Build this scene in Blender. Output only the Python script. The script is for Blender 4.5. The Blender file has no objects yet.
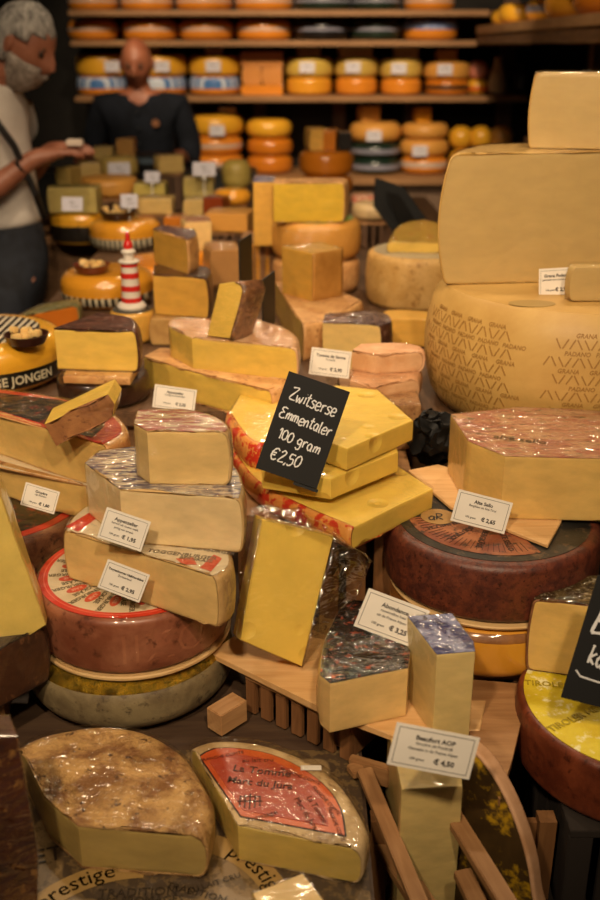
import bpy, bmesh, math, random
from mathutils import Vector, Matrix, noise
random.seed(7)
S = bpy.context.scene
COL = S.collection
R = math.radians
# ------------------------------------------------------------------ camera
F = 1000.0; PITCH = R(22); CZ = 1.62
cd = bpy.data.cameras.new('camera'); cam = bpy.data.objects.new('camera', cd); COL.objects.link(cam)
cam.location = (0, 0, CZ); cam.rotation_euler = (R(90) - PITCH, 0, 0)
cd.sensor_fit = 'VERTICAL'; cd.sensor_height = 36; cd.sensor_width = 24; cd.lens = F / 900 * 36
cd.clip_start = .05; cd.clip_end = 40
cd.dof.use_dof = True; cd.dof.focus_distance = 1.42; cd.dof.aperture_fstop = 3.4
S.camera = cam
# ------------------------------------------------------------------ world, exposure, lamps
w = bpy.data.worlds.new('shop_air'); S.world = w; w.use_nodes = True
w.node_tree.nodes['Background'].inputs[0].default_value = (.75, .62, .5, 1)
w.node_tree.nodes['Background'].inputs[1].default_value = .035
S.view_settings.view_transform = 'Standard'; S.view_settings.look = 'None'
S.view_settings.gamma = 1; S.view_settings.use_curve_mapping = False
S.view_settings.exposure = .42
WARM = (1, .76, .50)
def spot(loc, tgt, power, size=60, blend=.7, rad=.05, col=WARM):
    l = bpy.data.lights.new('ceiling_spot', 'SPOT'); l.energy = power; l.color = col
    l.spot_size = R(size); l.spot_blend = blend; l.shadow_soft_size = rad
    o = bpy.data.objects.new('ceiling_spot', l); COL.objects.link(o); o.location = loc
    o.rotation_euler = (Vector(tgt) - Vector(loc)).to_track_quat('-Z', 'Y').to_euler()
SPOTS = [((-.45, -.25, 2.55), (-.14, 1.75, 1.05), 78, 58), ((.25, -.3, 2.55), (.10, 1.85, 1.05), 66, 54),
         ((-1.0, .6, 2.6), (-.4, 2.3, 1.0), 36, 56), ((.15, 1.0, 2.75), (.05, 2.4, 1.0), 40, 60),
         ((-.5, 2.0, 2.8), (-.35, 3.4, 1.0), 46, 60), ((.5, 2.0, 2.8), (.3, 3.4, 1.0), 40, 60),
         ((-.55, 2.35, 2.7), (-.25, 1.35, .95), 26, 62), ((.05, 2.7, 2.7), (.1, 1.4, .95), 22, 62), ((.75, 2.3, 2.7), (.4, 1.45, 1.0), 22, 60),
         ((-.15, 3.9, 2.8), (-.2, 2.6, 1.0), 26, 62), ((-.3, 1.5, 2.7), (-.1, .95, .8), 9, 60),
         ((-1.1, 3.7, 2.9), (-.8, 6.0, 1.45), 66, 46), ((-.3, 3.3, 2.9), (-.2, 6.0, 1.4), 150, 46),
         ((.6, 3.3, 2.9), (.7, 6.0, 1.4), 150, 46), ((.5, 2.6, 2.75), (1.3, 4.4, 1.8), 40, 60)]
for a in SPOTS: spot(*a)
# ------------------------------------------------------------------ helpers
def dirn(px, py):
    u = (px - 300) / F; v = (py - 450) / F
    return Vector((u, math.cos(PITCH) - v * math.sin(PITCH), -math.sin(PITCH) - v * math.cos(PITCH)))
CAM = Vector((0, 0, CZ))
def atz(px, py, z):
    d = dirn(px, py); return CAM + d * ((z - CZ) / d.z)
def aty(px, py, Y):
    d = dirn(px, py); return CAM + d * (Y / d.y)
def onplane(px, py, p, n):
    d = dirn(px, py); return CAM + d * ((p - CAM).dot(n) / d.dot(n))
ORGS = 0
def lin(h):
    h = h.lstrip('#'); c = [int(h[i:i+2], 16) / 255 for i in (0, 2, 4)]
    return tuple((x / 12.92 if x <= .04045 else ((x + .055) / 1.055) ** 2.4) for x in c) + (1,)
MATS = {}
def nmat(name):
    m = bpy.data.materials.new(name); m.use_nodes = True
    return m, m.node_tree, m.node_tree.nodes['Principled BSDF']
def cmix(nt, fac, a, b):
    n = nt.nodes.new('ShaderNodeMix'); n.data_type = 'RGBA'
    if isinstance(fac, float): n.inputs[0].default_value = fac
    else: nt.links.new(fac, n.inputs[0])
    for s, v in ((6, a), (7, b)):
        if isinstance(v, tuple): n.inputs[s].default_value = v
        else: nt.links.new(v, n.inputs[s])
    return n.outputs[2]
def nz(nt, scale, detail=3, rough=.55, vec=None, dist=0, stretch=None):
    n = nt.nodes.new('ShaderNodeTexNoise'); n.inputs['Scale'].default_value = scale
    n.inputs['Detail'].default_value = detail; n.inputs['Roughness'].default_value = rough
    n.inputs['Distortion'].default_value = dist
    tc = nt.nodes.new('ShaderNodeTexCoord'); v = tc.outputs['Object']
    if stretch:
        mp = nt.nodes.new('ShaderNodeMapping'); mp.inputs['Scale'].default_value = stretch
        nt.links.new(v, mp.inputs[0]); v = mp.outputs[0]
    nt.links.new(v, n.inputs['Vector'])
    return n.outputs['Fac']
def ramp(nt, fac, *stops):
    n = nt.nodes.new('ShaderNodeValToRGB'); e = n.color_ramp.elements
    e[0].position, e[0].color = stops[0]; e[1].position, e[1].color = stops[1]
    for p, c in stops[2:]:
        k = e.new(p); k.color = c
    nt.links.new(fac, n.inputs[0]); return n.outputs[0]
def bump(nt, b, fac, strength, dist=.002):
    n = nt.nodes.new('ShaderNodeBump'); n.inputs['Strength'].default_value = strength
    n.inputs['Distance'].default_value = dist; nt.links.new(fac, n.inputs['Height'])
    nt.links.new(n.outputs[0], b.inputs['Normal'])
BW = ((0, 0, 0, 1), (1, 1, 1, 1))
def paste(h, var=.07, sss=.12, holes=0):
    k = ('paste', h, holes)
    if k in MATS: return MATS[k]
    m, nt, b = nmat('cheese_paste'); c = lin(h)
    d = tuple(x * (1 - var * 1.8) for x in c[:3]) + (1,); l = tuple(min(1, x * (1 + var)) for x in c[:3]) + (1,)
    f = nz(nt, 22, 4, .6, stretch=(1, 1, 2.2))
    colr = cmix(nt, ramp(nt, f, (.35, BW[0]), (.68, BW[1])), d, l)
    f2 = nz(nt, 160, 3)
    nt.links.new(cmix(nt, ramp(nt, f2, (.66, BW[0]), (.78, (.35,)*3 + (1,))), colr, tuple(x*.72 for x in c[:3]) + (1,)), b.inputs['Base Color'])
    b.inputs['Roughness'].default_value = .42
    b.inputs['Subsurface Weight'].default_value = sss; b.inputs['Subsurface Radius'].default_value = (.012, .006, .002)
    b.inputs['Subsurface Scale'].default_value = .6
    hf = nz(nt, 60, 4); bump(nt, b, hf, .25, .002)
    if holes:
        vo = nt.nodes.new('ShaderNodeTexVoronoi'); vo.inputs['Scale'].default_value = holes; vo.inputs['Randomness'].default_value = 1
        tc = nt.nodes.new('ShaderNodeTexCoord'); nt.links.new(tc.outputs['Object'], vo.inputs['Vector'])
        rp = ramp(nt, vo.outputs['Distance'], (.10, BW[0]), (.26, BW[1]))
        bp = nt.nodes.new('ShaderNodeBump'); bp.inputs['Strength'].default_value = 1; bp.inputs['Distance'].default_value = .004
        nt.links.new(rp, bp.inputs['Height']); nt.links.new(b.inputs['Normal'].links[0].from_socket, bp.inputs['Normal']); nt.links.new(bp.outputs[0], b.inputs['Normal'])
    MATS[k] = m; return m
def mottled(h1, h2, h3=None, scale=30, rough=.55, bs=.5, bd=.003, stretch=None, name='mottled_rind', metal=0, lo=.38, hi=.62, spec=.5, t3=(.56, .66)):
    k = (h1, h2, h3, scale, rough, bs, stretch, lo, hi, t3, metal)
    if k in MATS: return MATS[k]
    m, nt, b = nmat(name)
    f = nz(nt, scale, 5, .65, stretch=stretch, dist=.4)
    c = cmix(nt, ramp(nt, f, (lo, BW[0]), (hi, BW[1])), lin(h1), lin(h2))
    if h3:
        f2 = nz(nt, scale * 2.6, 4, .7, stretch=stretch)
        c = cmix(nt, ramp(nt, f2, (t3[0], BW[0]), (t3[1], BW[1])), c, lin(h3))
    nt.links.new(c, b.inputs['Base Color']); b.inputs['Roughness'].default_value = rough
    b.inputs['Specular IOR Level'].default_value = spec; b.inputs['Metallic'].default_value = metal
    bump(nt, b, nz(nt, scale * 2, 6, .65), bs, bd)
    MATS[k] = m; return m
def plain(h, rough=.5, name='plain', metal=0, coat=0):
    k = ('plain', h, rough, metal, coat)
    if k in MATS: return MATS[k]
    m, nt, b = nmat(name); c = lin(h)
    f = nz(nt, 25, 3)
    nt.links.new(cmix(nt, f, tuple(x * .88 for x in c[:3]) + (1,), tuple(min(1, x * 1.06) for x in c[:3]) + (1,)), b.inputs['Base Color'])
    b.inputs['Roughness'].default_value = rough; b.inputs['Metallic'].default_value = metal
    b.inputs['Coat Weight'].default_value = coat; b.inputs['Coat Roughness'].default_value = .15
    MATS[k] = m; return m
def wood(h1, h2, scale=9, axis=0, rough=.6):
    k = ('wood', h1, h2, axis)
    if k in MATS: return MATS[k]
    m, nt, b = nmat('wood'); st = [9, 9, 9]; st[axis] = .8
    f = nz(nt, scale, 6, .6, stretch=tuple(st), dist=.6)
    nt.links.new(cmix(nt, ramp(nt, f, (.3, BW[0]), (.7, BW[1])), lin(h1), lin(h2)), b.inputs['Base Color'])
    b.inputs['Roughness'].default_value = rough; bump(nt, b, f, .25, .002)
    MATS[k] = m; return m
def wrapmat(k='clear'):
    """clinging plastic film: clear with creased glossy highlights"""
    if ('wrap', k) in MATS: return MATS[('wrap', k)]
    m = bpy.data.materials.new('plastic_film'); m.use_nodes = True; nt = m.node_tree; nt.nodes.clear()
    out = nt.nodes.new('ShaderNodeOutputMaterial'); mx = nt.nodes.new('ShaderNodeMixShader')
    tr = nt.nodes.new('ShaderNodeBsdfTransparent'); gl = nt.nodes.new('ShaderNodeBsdfGlossy')
    gl.inputs['Roughness'].default_value = {'clear': .13, 'flat': .11, 'loose': .10, 'crinkle': .09, 'soft': .10}[k]
    gl.inputs['Color'].default_value = (1, .97, .93, 1)
    tr.inputs[0].default_value = (.97, .97, .96, 1)
    lw = nt.nodes.new('ShaderNodeLayerWeight'); lw.inputs[0].default_value = .5; fr = nt.nodes.new('ShaderNodeMath'); fr.operation = 'POWER'; fr.inputs[1].default_value = 4; nt.links.new(lw.outputs['Facing'], fr.inputs[0])
    bp = nt.nodes.new('ShaderNodeBump')
    sc, st = {'clear': (34, .5), 'flat': (12, .2), 'loose': (22, 1.0), 'crinkle': (34, 1.0), 'soft': (30, 1.0)}[k]
    f = nz(nt, sc, 1.0 if k in ('flat', 'clear') else 1.6, .45, stretch=(1, 1.9, 1), dist=1.6)
    bp.inputs['Strength'].default_value = st; bp.inputs['Distance'].default_value = {'crinkle': .0050, 'loose': .011, 'soft': .005}.get(k, .026)
    nt.links.new(f, bp.inputs['Height'])
    nt.links.new(bp.outputs[0], gl.inputs['Normal'])
    ad = nt.nodes.new('ShaderNodeMath'); ad.operation = 'MULTIPLY_ADD'
    ad.inputs[1].default_value = .45; ad.inputs[2].default_value = {'clear': .05, 'flat': .035, 'loose': .14, 'crinkle': .14, 'soft': .032}[k]
    nt.links.new(fr.outputs[0], ad.inputs[0]); nt.links.new(ad.outputs[0], mx.inputs[0])
    nt.links.new(tr.outputs[0], mx.inputs[1]); nt.links.new(gl.outputs[0], mx.inputs[2])
    nt.links.new(mx.outputs[0], out.inputs[0])
    MATS[('wrap', k)] = m; return m
def striped(h1, h2, dirv=(1, 0, 0), freq=60, width=.5, rough=.4, h3=None):
    k = ('str', h1, h2, dirv, freq, width)
    if k in MATS: return MATS[k]
    m, nt, b = nmat('printed_stripes')
    wv = nt.nodes.new('ShaderNodeTexWave'); wv.inputs['Scale'].default_value = freq / 6.28
    mp = nt.nodes.new('ShaderNodeMapping'); tc = nt.nodes.new('ShaderNodeTexCoord')
    mp.inputs['Rotation'].default_value = (0, 0, math.atan2(dirv[1], dirv[0]))
    nt.links.new(tc.outputs['Object'], mp.inputs[0]); nt.links.new(mp.outputs[0], wv.inputs[0])
    wv.inputs['Distortion'].default_value = .6
    c = cmix(nt, ramp(nt, wv.outputs['Fac'], (width, BW[0]), (min(.99, width + .06), BW[1])), lin(h1), lin(h2))
    if h3:
        c = cmix(nt, ramp(nt, nz(nt, 120, 2), (.55, BW[0]), (.6, BW[1])), c, lin(h3))
    nt.links.new(c, b.inputs['Base Color']); b.inputs['Roughness'].default_value = rough
    MATS[k] = m; return m
# ---- linking
def tag(o, label=None, cat=None, group=None, kind=None):
    if label: o['label'] = label
    if cat: o['category'] = cat
    if group: o['group'] = group
    if kind: o['kind'] = kind
    return o
def finish(me, mat, smooth=True, ang=35):
    if isinstance(mat, (list, tuple)):
        for x in mat: me.materials.append(x)
    elif mat: me.materials.append(mat)
    if smooth:
        for p in me.polygons: p.use_smooth = True
        me.set_sharp_from_angle(angle=R(ang))
def obj(name, bm, mat, parent=None, M=None, smooth=True, ang=35):
    if isinstance(bm, bmesh.types.BMesh):
        me = bpy.data.meshes.new(name); bmesh.ops.recalc_face_normals(bm, faces=bm.faces); bm.to_mesh(me); bm.free()
    else: me = bm
    finish(me, mat, smooth, ang)
    o = bpy.data.objects.new(name, me); COL.objects.link(o)
    if parent: o.parent = parent
    if M is not None: o.matrix_local = M
    return o
def empty(name, M, label, cat, group=None):
    o = bpy.data.objects.new(name, None); COL.objects.link(o); o.empty_display_size = .02
    o.matrix_world = M if isinstance(M, Matrix) else Matrix.Translation(Vector(M))
    return tag(o, label, cat, group)
def box(bm, c, s, M=None, bev=0):
    T = Matrix.Translation(Vector(c)) @ Matrix.Diagonal((s[0], s[1], s[2], 1))
    if M is not None: T = M @ T
    r = bmesh.ops.create_cube(bm, size=1, matrix=T)
    if bev:
        es = list({e for v in r['verts'] for e in v.link_edges})
        bmesh.ops.bevel(bm, geom=es, offset=bev, segments=2, affect='EDGES')
def lathe(bm, prof, n=56, M=None, a0=0, a1=2 * math.pi):
    full = abs(a1 - a0 - 2 * math.pi) < 1e-4
    rings = []
    for (r, z) in prof:
        if r < 1e-6: rings.append([bm.verts.new((0, 0, z))]); continue
        rings.append([bm.verts.new((r * math.cos(a0 + (a1 - a0) * i / n), r * math.sin(a0 + (a1 - a0) * i / n), z)) for i in range(n if full else n + 1)])
    for A, B in zip(rings, rings[1:]):
        m = max(len(A), len(B)); k = m if full else m - 1
        for i in range(k):
            j = (i + 1) % m
            q = [A[i % len(A)], A[j % len(A)], B[j % len(B)], B[i % len(B)]]
            q = list(dict.fromkeys(q))
            if len(q) > 2:
                try: bm.faces.new(q)
                except ValueError: pass
    if M is not None: bm.transform(M)
def tube(bm, pts, rad, n=8):
    """tapered round bar through pts"""
    pts = [Vector(p) for p in pts]; rr = rad if isinstance(rad, (list, tuple)) else [rad] * len(pts)
    rings = []
    for i, p in enumerate(pts):
        d = (pts[min(i + 1, len(pts) - 1)] - pts[max(i - 1, 0)]).normalized()
        q = d.to_track_quat('Z', 'Y').to_matrix()
        rings.append([bm.verts.new(p + q @ Vector((rr[i] * math.cos(2 * math.pi * k / n), rr[i] * math.sin(2 * math.pi * k / n), 0))) for k in range(n)])
    for A, B in zip(rings, rings[1:]):
        for k in range(n): bm.faces.new((A[k], A[(k + 1) % n], B[(k + 1) % n], B[k]))
    bm.faces.new(rings[0][::-1]); bm.faces.new(rings[-1])
# ---- the extruded solid used for cut cheese
def area(p): return sum(p[i][0] * p[(i + 1) % len(p)][1] - p[(i + 1) % len(p)][0] * p[i][1] for i in range(len(p))) / 2
def dense(pts, kinds, step=.01):
    """pts 2D, kinds[i] = kind of edge i -> i+1 ('c' cut, 'r' rind); rind runs are smoothed"""
    if area(pts) < 0:
        pts = pts[::-1]; kinds = kinds[::-1]; kinds = kinds[1:] + kinds[:1]
    n = len(pts); out = []; V = [Vector(p) for p in pts]
    for i in range(n):
        a, b = V[i], V[(i + 1) % n]
        if kinds[i] == 'c':
            k = max(1, min(30, int((b - a).length / step)))
            for j in range(k): out.append((a.lerp(b, j / k), 'c', (j == 0 and kinds[i - 1] == 'r')))
        else:
            p0 = V[i - 1] if kinds[i - 1] == 'r' else a - (b - a) * .3
            p3 = V[(i + 2) % n] if kinds[(i + 1) % n] == 'r' else b + (b - a) * .3
            k = max(2, min(30, int((b - a).length / step)))
            for j in range(k):
                t = j / k
                q = .5 * ((2 * a) + (b - p0) * t + (2 * p0 - 5 * a + 4 * b - p3) * t * t + (3 * a - p0 - 3 * b + p3) * t ** 3)
                out.append((q, 'r', (j == 0 and kinds[i - 1] == 'c')))
    return out
def solid(dl, h, bulge=.004, rnd=.006, off=0., topoff=0., w0=0., nzamp=.0008, only=None, caps=(1, 1), inset_r=0., seed=0, levels=9, rc=.0015):
    n = len(dl); P = [d[0] for d in dl]
    NR = []
    for i in range(n):
        p, q = P[i - 1], P[(i + 1) % n]
        kprev, kcur = dl[i - 1][1], dl[i][1]
        en = (P[(i + 1) % n] - P[i]).normalized(); ep = (P[i] - P[i - 1]).normalized()
        nn = Vector((en.y, -en.x)); np_ = Vector((ep.y, -ep.x))
        if kprev == 'r' and kcur == 'r': rn = (nn + np_).normalized()
        elif kcur == 'r' and kprev == 'c': rn = ep * -1 if (ep * -1).dot(nn) > 0 else ep
        elif kprev == 'r' and kcur == 'c': rn = en if en.dot(np_) > 0 else en * -1
        else: rn = Vector((0, 0))
        an = (nn + np_); an = an.normalized() if an.length > 1e-6 else nn
        NR.append((rn, an))
    bm = bmesh.new(); L = []
    rz = max(1e-5, min(rnd * 1.2, h * .45))
    ts = [0, .12 * rz, .4 * rz, rz] + [rz + (h - 2 * rz) * k / (levels - 1) for k in range(1, levels - 1)] + [h - rz, h - .4 * rz, h - .12 * rz, h]
    for z in ts:
        e = max(0, 1 - z / rz, 1 - (h - z) / rz)
        s = 1 - math.sqrt(max(0, 1 - e * e))
        t = z / h; ring = []
        ezc = max(0, 1 - z / .003, 1 - (h - z) / .003); sc = (1 - math.sqrt(max(0, 1 - ezc * ezc))) * rc
        zz = w0 + z
        if off: zz = w0 - off + z * (h + off * 2) / h
        for i in range(n):
            rn, an = NR[i]
            q = P[i] + rn * (bulge * 4 * t * (1 - t) - rnd * s - inset_r) + an * (off - sc)
            v = Vector((q.x, q.y, zz))
            if nzamp:
                nv = noise.noise_vector(Vector((v.x * 18 + seed, v.y * 18, v.z * 18)))
                v += Vector((nv.x, nv.y, nv.z)) * nzamp
            ring.append(bm.verts.new(v))
        L.append(ring)
    for A, B in zip(L, L[1:]):
        for i in range(n):
            if only and dl[i][1] != only: continue
            j = (i + 1) % n; bm.faces.new((A[i], A[j], B[j], B[i]))
    fs = []
    if caps[0]: fs.append(bm.faces.new(L[0][::-1]))
    if caps[1]: fs.append(bm.faces.new(L[-1]))
    bmesh.ops.triangulate(bm, faces=fs, ngon_method='EAR_CLIP')
    lone = [v for v in bm.verts if not v.link_faces]
    if lone: bmesh.ops.delete(bm, geom=lone, context='VERTS')
    return bm
def solidify(o, t, off=-1):
    m = o.modifiers.new('thickness', 'SOLIDIFY'); m.thickness = t; m.offset = off; return o
SEED = [0]
def cheese(name, label, M, pts, kinds, h, pm, rm=None, lm=None, wrap='clear', bulge=.004, rnd=.006, rcaps=(1, 1), cat='cheese', group=None, lab_in=.006, rt=.003, wrapoff=.0014, nzamp=.0008, labz=1):
    """a cut cheese: paste + rind shell + printed paper + film"""
    SEED[0] += 3.7; sd = SEED[0]
    root = empty(name, M, label, cat, group)
    dl = dense(pts, kinds)
    obj('paste', solid(dl, h, bulge, rnd, seed=sd, nzamp=nzamp), pm, root)
    if rm:
        hasr = 'r' in kinds
        bm = solid(dl, h, bulge, rnd, off=max(.0006, nzamp * 1.1), seed=sd, nzamp=nzamp, only='r', caps=rcaps)
        if len(bm.faces): solidify(obj('rind', bm, rm, root), rt)
        else: bm.free()
    if lm:
        cx = sum(d[0].x for d in dl) / len(dl); cy = sum(d[0].y for d in dl) / len(dl)
        bm = solid([(d[0], d[1], d[2]) for d in dl], .0006, 0, 0.0, w0=h + .0007 + (nzamp * .7 if rm else 0), nzamp=nzamp, seed=sd, inset_r=lab_in, levels=3, rc=0)
        obj('printed_paper', bm, lm, root)
    if wrap:
        ww = wrapoff
        bm = solid(dl, h + .0012 + nzamp, bulge, rnd * .8, off=ww, seed=sd + 5, nzamp=.0012, levels=14)
        fo = obj('plastic_film', bm, [wrapmat('flat' if wrap in ('clear', 'soft') else wrap), wrapmat('soft' if wrap == 'soft' else 'crinkle')], root)
        if wrap in ('clear', 'loose', 'soft'):
            for p_ in fo.data.polygons:
                if p_.normal.z > .6 or (abs(p_.normal.z) < .6 and name != 'grana_piece' and wrap == 'clear' and rm and p_.normal.x > .75): p_.material_index = 1
    root['h'] = h
    del root['h']
    return root
def prism(name, label, top, foot, z0, pm, rm=None, lm=None, z1=None, **kw):
    """top: outline of the top face (pixel x, pixel y, kind); foot: (vertex index, pixel y of the foot below it)"""
    if z1 is None:
        i, yb = foot
        Y = atz(top[i][0], yb, z0).y
        z1 = aty(top[i][0], top[i][1], Y).z
    pts = [atz(t[0], t[1], z1) for t in top]
    c = sum(pts, Vector()) / len(pts)
    loc = Vector((c.x, c.y, z0))
    r = cheese(name, label, Matrix.Translation(loc), [(p.x - c.x, p.y - c.y) for p in pts], [t[2] for t in top], z1 - z0, pm, rm, lm, **kw)
    return z1
def slab(name, label, face, P0, yaw, lean, depth, pm, rm=None, lm=None, **kw):
    """face: front outline seen (px,py,kind) on a plane through P0 turned by yaw and leaning back; solid behind it"""
    n = Matrix.Rotation(R(yaw), 3, 'Z') @ Matrix.Rotation(R(-lean), 3, 'X') @ Vector((0, -1, 0))
    u = Matrix.Rotation(R(yaw), 3, 'Z') @ Vector((1, 0, 0)); v = n.cross(u)
    P0 = Vector(P0); pts = [onplane(f[0], f[1], P0, n) for f in face]
    c = sum(pts, Vector()) / len(pts)
    base = min(pts, key=lambda p: p.z)
    O = Vector((c.x, c.y, c.z)) - n * depth
    M = Matrix((u, v, n)).transposed().to_4x4(); M.translation = O
    q = [((p - c).dot(u), (p - c).dot(v)) for p in pts]
    kw.setdefault('rcaps', (0, 0))
    return cheese(name, label, M, q, [f[2] for f in face], depth, pm, rm, lm, **kw)
def fr(n_px, Y):  # metres per pixel at table distance Y
    return n_px * Y / F
def wheel_geom(l, r, yb, z0, yt=None, h=None):
    xc = (l + r) / 2; Yf = atz(xc, yb, z0).y
    if h is None: z1 = aty(xc, yt, Yf).z; h = z1 - z0
    rad = .1
    for _ in range(12):
        C = Vector((0, Yf + rad, z0 + h * .5)); dep = C.y * math.cos(PITCH) + (CZ - C.z) * math.sin(PITCH)
        rad = (r - l) / 2 / F * dep
    return Vector(((xc - 300) / F * dep, Yf + rad, z0)), rad, h
def wprof(r, h, rnd, bulge):
    bl = lambda z: bulge * 4 * (z / h) * (1 - z / h)
    p = [(0, 0), ((r - rnd) * .9, 0)]
    for k in range(0, 9):
        a = k / 8 * math.pi / 2; z = rnd * (1 - math.cos(a)); p.append((r - rnd + rnd * math.sin(a) + bl(z), z))
    for k in range(1, 8):
        z = rnd + (h - 2 * rnd) * k / 8; p.append((r + bl(z), z))
    for k in range(0, 9):
        a = k / 8 * math.pi / 2; z = h - rnd + rnd * math.sin(a); p.append((r - rnd + rnd * math.cos(a) + bl(z), z))
    p.append((0, h)); return p
def wheel(name, label, c, r, h, mat, rnd=.012, bulge=.004, group=None, top=None, band=None, wrap=None, cat='cheese', tr=.8, bz=(.3, .7), n=72, topmat_rim=None, bandarc=None, rot=0, M=None):
    rnd = min(rnd, h * .48)
    T = M if M is not None else Matrix.Translation(Vector(c)) @ Matrix.Rotation(rot, 4, 'Z')
    bm = bmesh.new(); lathe(bm, wprof(r, h, rnd, bulge), n)
    if not (top or band or wrap):
        o = obj(name, bm, mat); o.matrix_world = T; return tag(o, label, cat, group)
    root = empty(name, T, label, cat, group)
    obj('rind', bm, mat, root)
    if top:
        bm = bmesh.new(); lathe(bm, [(0, h - .001), (r * tr, h - .001), (r * tr, h + .0007), (0, h + .0007)], n); obj('printed_paper', bm, top, root)
    if band:
        bm = bmesh.new(); a0, a1 = bandarc or (0, 2 * math.pi)
        pr = []
        for k in range(10):
            z = h * (bz[0] + (bz[1] - bz[0]) * k / 9); bl = bulge * 4 * (z / h) * (1 - z / h)
            if z < rnd: rr = r - rnd + math.sqrt(max(0, rnd ** 2 - (rnd - z) ** 2))
            elif z > h - rnd: rr = r - rnd + math.sqrt(max(0, rnd ** 2 - (z - h + rnd) ** 2))
            else: rr = r
            pr.append((rr + bl + .0008, z))
        pr = pr + [(p[0] - .0015, p[1]) for p in pr[::-1]] + [pr[0]]
        lathe(bm, pr, n, a0=a0, a1=a1); obj('paper_band', bm, band, root)
    if wrap:
        bm = bmesh.new(); lathe(bm, wprof(r + .0015, h + .003, rnd, bulge), n)
        bmesh.ops.translate(bm, vec=(0, 0, -.0012), verts=bm.verts)
        for v in bm.verts:
            v.co += noise.noise_vector(v.co * 20) * .0014
        obj('plastic_film', bm, wrapmat(wrap), root)
    return root
def wheel_px(name, label, l, r, yb, z0, mat, yt=None, h=None, **kw):
    c, rad, h = wheel_geom(l, r, yb, z0, yt, h); wheel(name, label, c, rad, h, mat, **kw); return z0 + h, c, rad
def block(name, label, l, r, yt, yb, z0, depth, pm, yaw=0, group=None, rm=None, lm=None, wrap=None, kinds='ccrr', taper=0, **kw):
    """plain cut block: front face seen between pixel columns l and r"""
    xc = (l + r) / 2; p = atz(xc, yb, z0); z1 = aty(xc, yt, p.y).z; h = z1 - z0
    dep = p.y * math.cos(PITCH) + (CZ - z0) * math.sin(PITCH); wd = (r - l) / F * dep
    pts = [(-wd / 2, 0), (wd / 2, 0), (wd / 2 * (1 - taper), depth), (-wd / 2 * (1 - taper), depth)]
    M = Matrix.Translation(p) @ Matrix.Rotation(R(yaw), 4, 'Z')
    cheese(name, label, M, pts, list(kinds), h, pm, rm, lm, wrap=wrap, group=group, **kw)
    return z1
# ---- lettering
TXT = {}
def textmesh(s, size, align='CENTER', shear=0, bold=0):
    k = (s, size, align, shear, bold)
    if k in TXT: return TXT[k]
    c = bpy.data.curves.new('lettering', 'FONT'); c.body = s; c.size = size; c.align_x = align; c.align_y = 'CENTER'
    c.extrude = .00012; c.shear = shear; c.resolution_u = 2; c.offset = bold
    o = bpy.data.objects.new('tmp', c); COL.objects.link(o)
    dg = bpy.context.evaluated_depsgraph_get(); dg.update()
    me = bpy.data.meshes.new_from_object(o.evaluated_get(dg)); bpy.data.objects.remove(o); TXT[k] = me; return me
def add_text(bm, s, size, M, fmap=None, **kw):
    me = textmesh(s, size, **kw); n0 = len(bm.verts); bm.from_mesh(me); bm.verts.ensure_lookup_table()
    for v in bm.verts[n0:]:
        v.co = fmap(M @ v.co) if fmap else M @ v.co
def T2(x, y, z=0, rot=0): return Matrix.Translation((x, y, z)) @ Matrix.Rotation(rot, 4, 'Z')
def frame_bm(w_, h_, t, z):
    bm = bmesh.new()
    for s in (-1, 1):
        box(bm, (0, s * h_ / 2, z), (w_ + t, t, .0002)); box(bm, (s * w_ / 2, 0, z), (t, h_ + t, .0002))
    return bm
def card(name, label, TL, TR, BL, P0, yaw, lean, lines, white='#E9E2D6', group='price tags in plain white card', border=True, price=None, thick=.0006, stake=0):
    n = Matrix.Rotation(R(yaw), 3, 'Z') @ Matrix.Rotation(R(-lean), 3, 'X') @ Vector((0, -1, 0))
    P0 = Vector(P0); a, b, c = (onplane(p[0], p[1], P0, n) for p in (TL, TR, BL))
    u = (b - a).normalized(); v = n.cross(u); W = (b - a).length; H = abs((a - c).dot(v))
    O = a + u * W / 2 - v * H / 2
    M = Matrix((u, v, n)).transposed().to_4x4(); M.translation = O
    root = empty(name, M, label, 'price tag', group)
    bm = bmesh.new(); box(bm, (0, 0, 0), (W, H, thick)); cdo = obj('board_panel' if border is False and not lines else 'card', bm, plain(white, .8), root, smooth=False)
    ink = plain('#2A2422', .6)
    if border: obj('printed_border', frame_bm(W * .9, H * .84, W * .008, thick / 2 + .0001), plain('#5A5450', .6), cdo, smooth=False)
    bm = bmesh.new()
    for s, x, y, sz, bd in lines:
        add_text(bm, s, sz * H, T2(x * W, y * H, thick / 2 + .0002), bold=bd * H)
    if lines: obj('printed_text', bm, ink, cdo, smooth=False)
    else: bm.free()
    bm = bmesh.new(); box(bm, (0, -H * .56, -.0012), (W * .12, H * .3, .0012))
    if stake: box(bm, (0, -H * .5 - stake / 2, -.0024), (.003, stake, .003))
    obj('clear_holder', bm, wrapmat('flat') if not stake else plain('#B8B4AC', .3), root, smooth=False)
    return root, M, W, H
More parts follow.
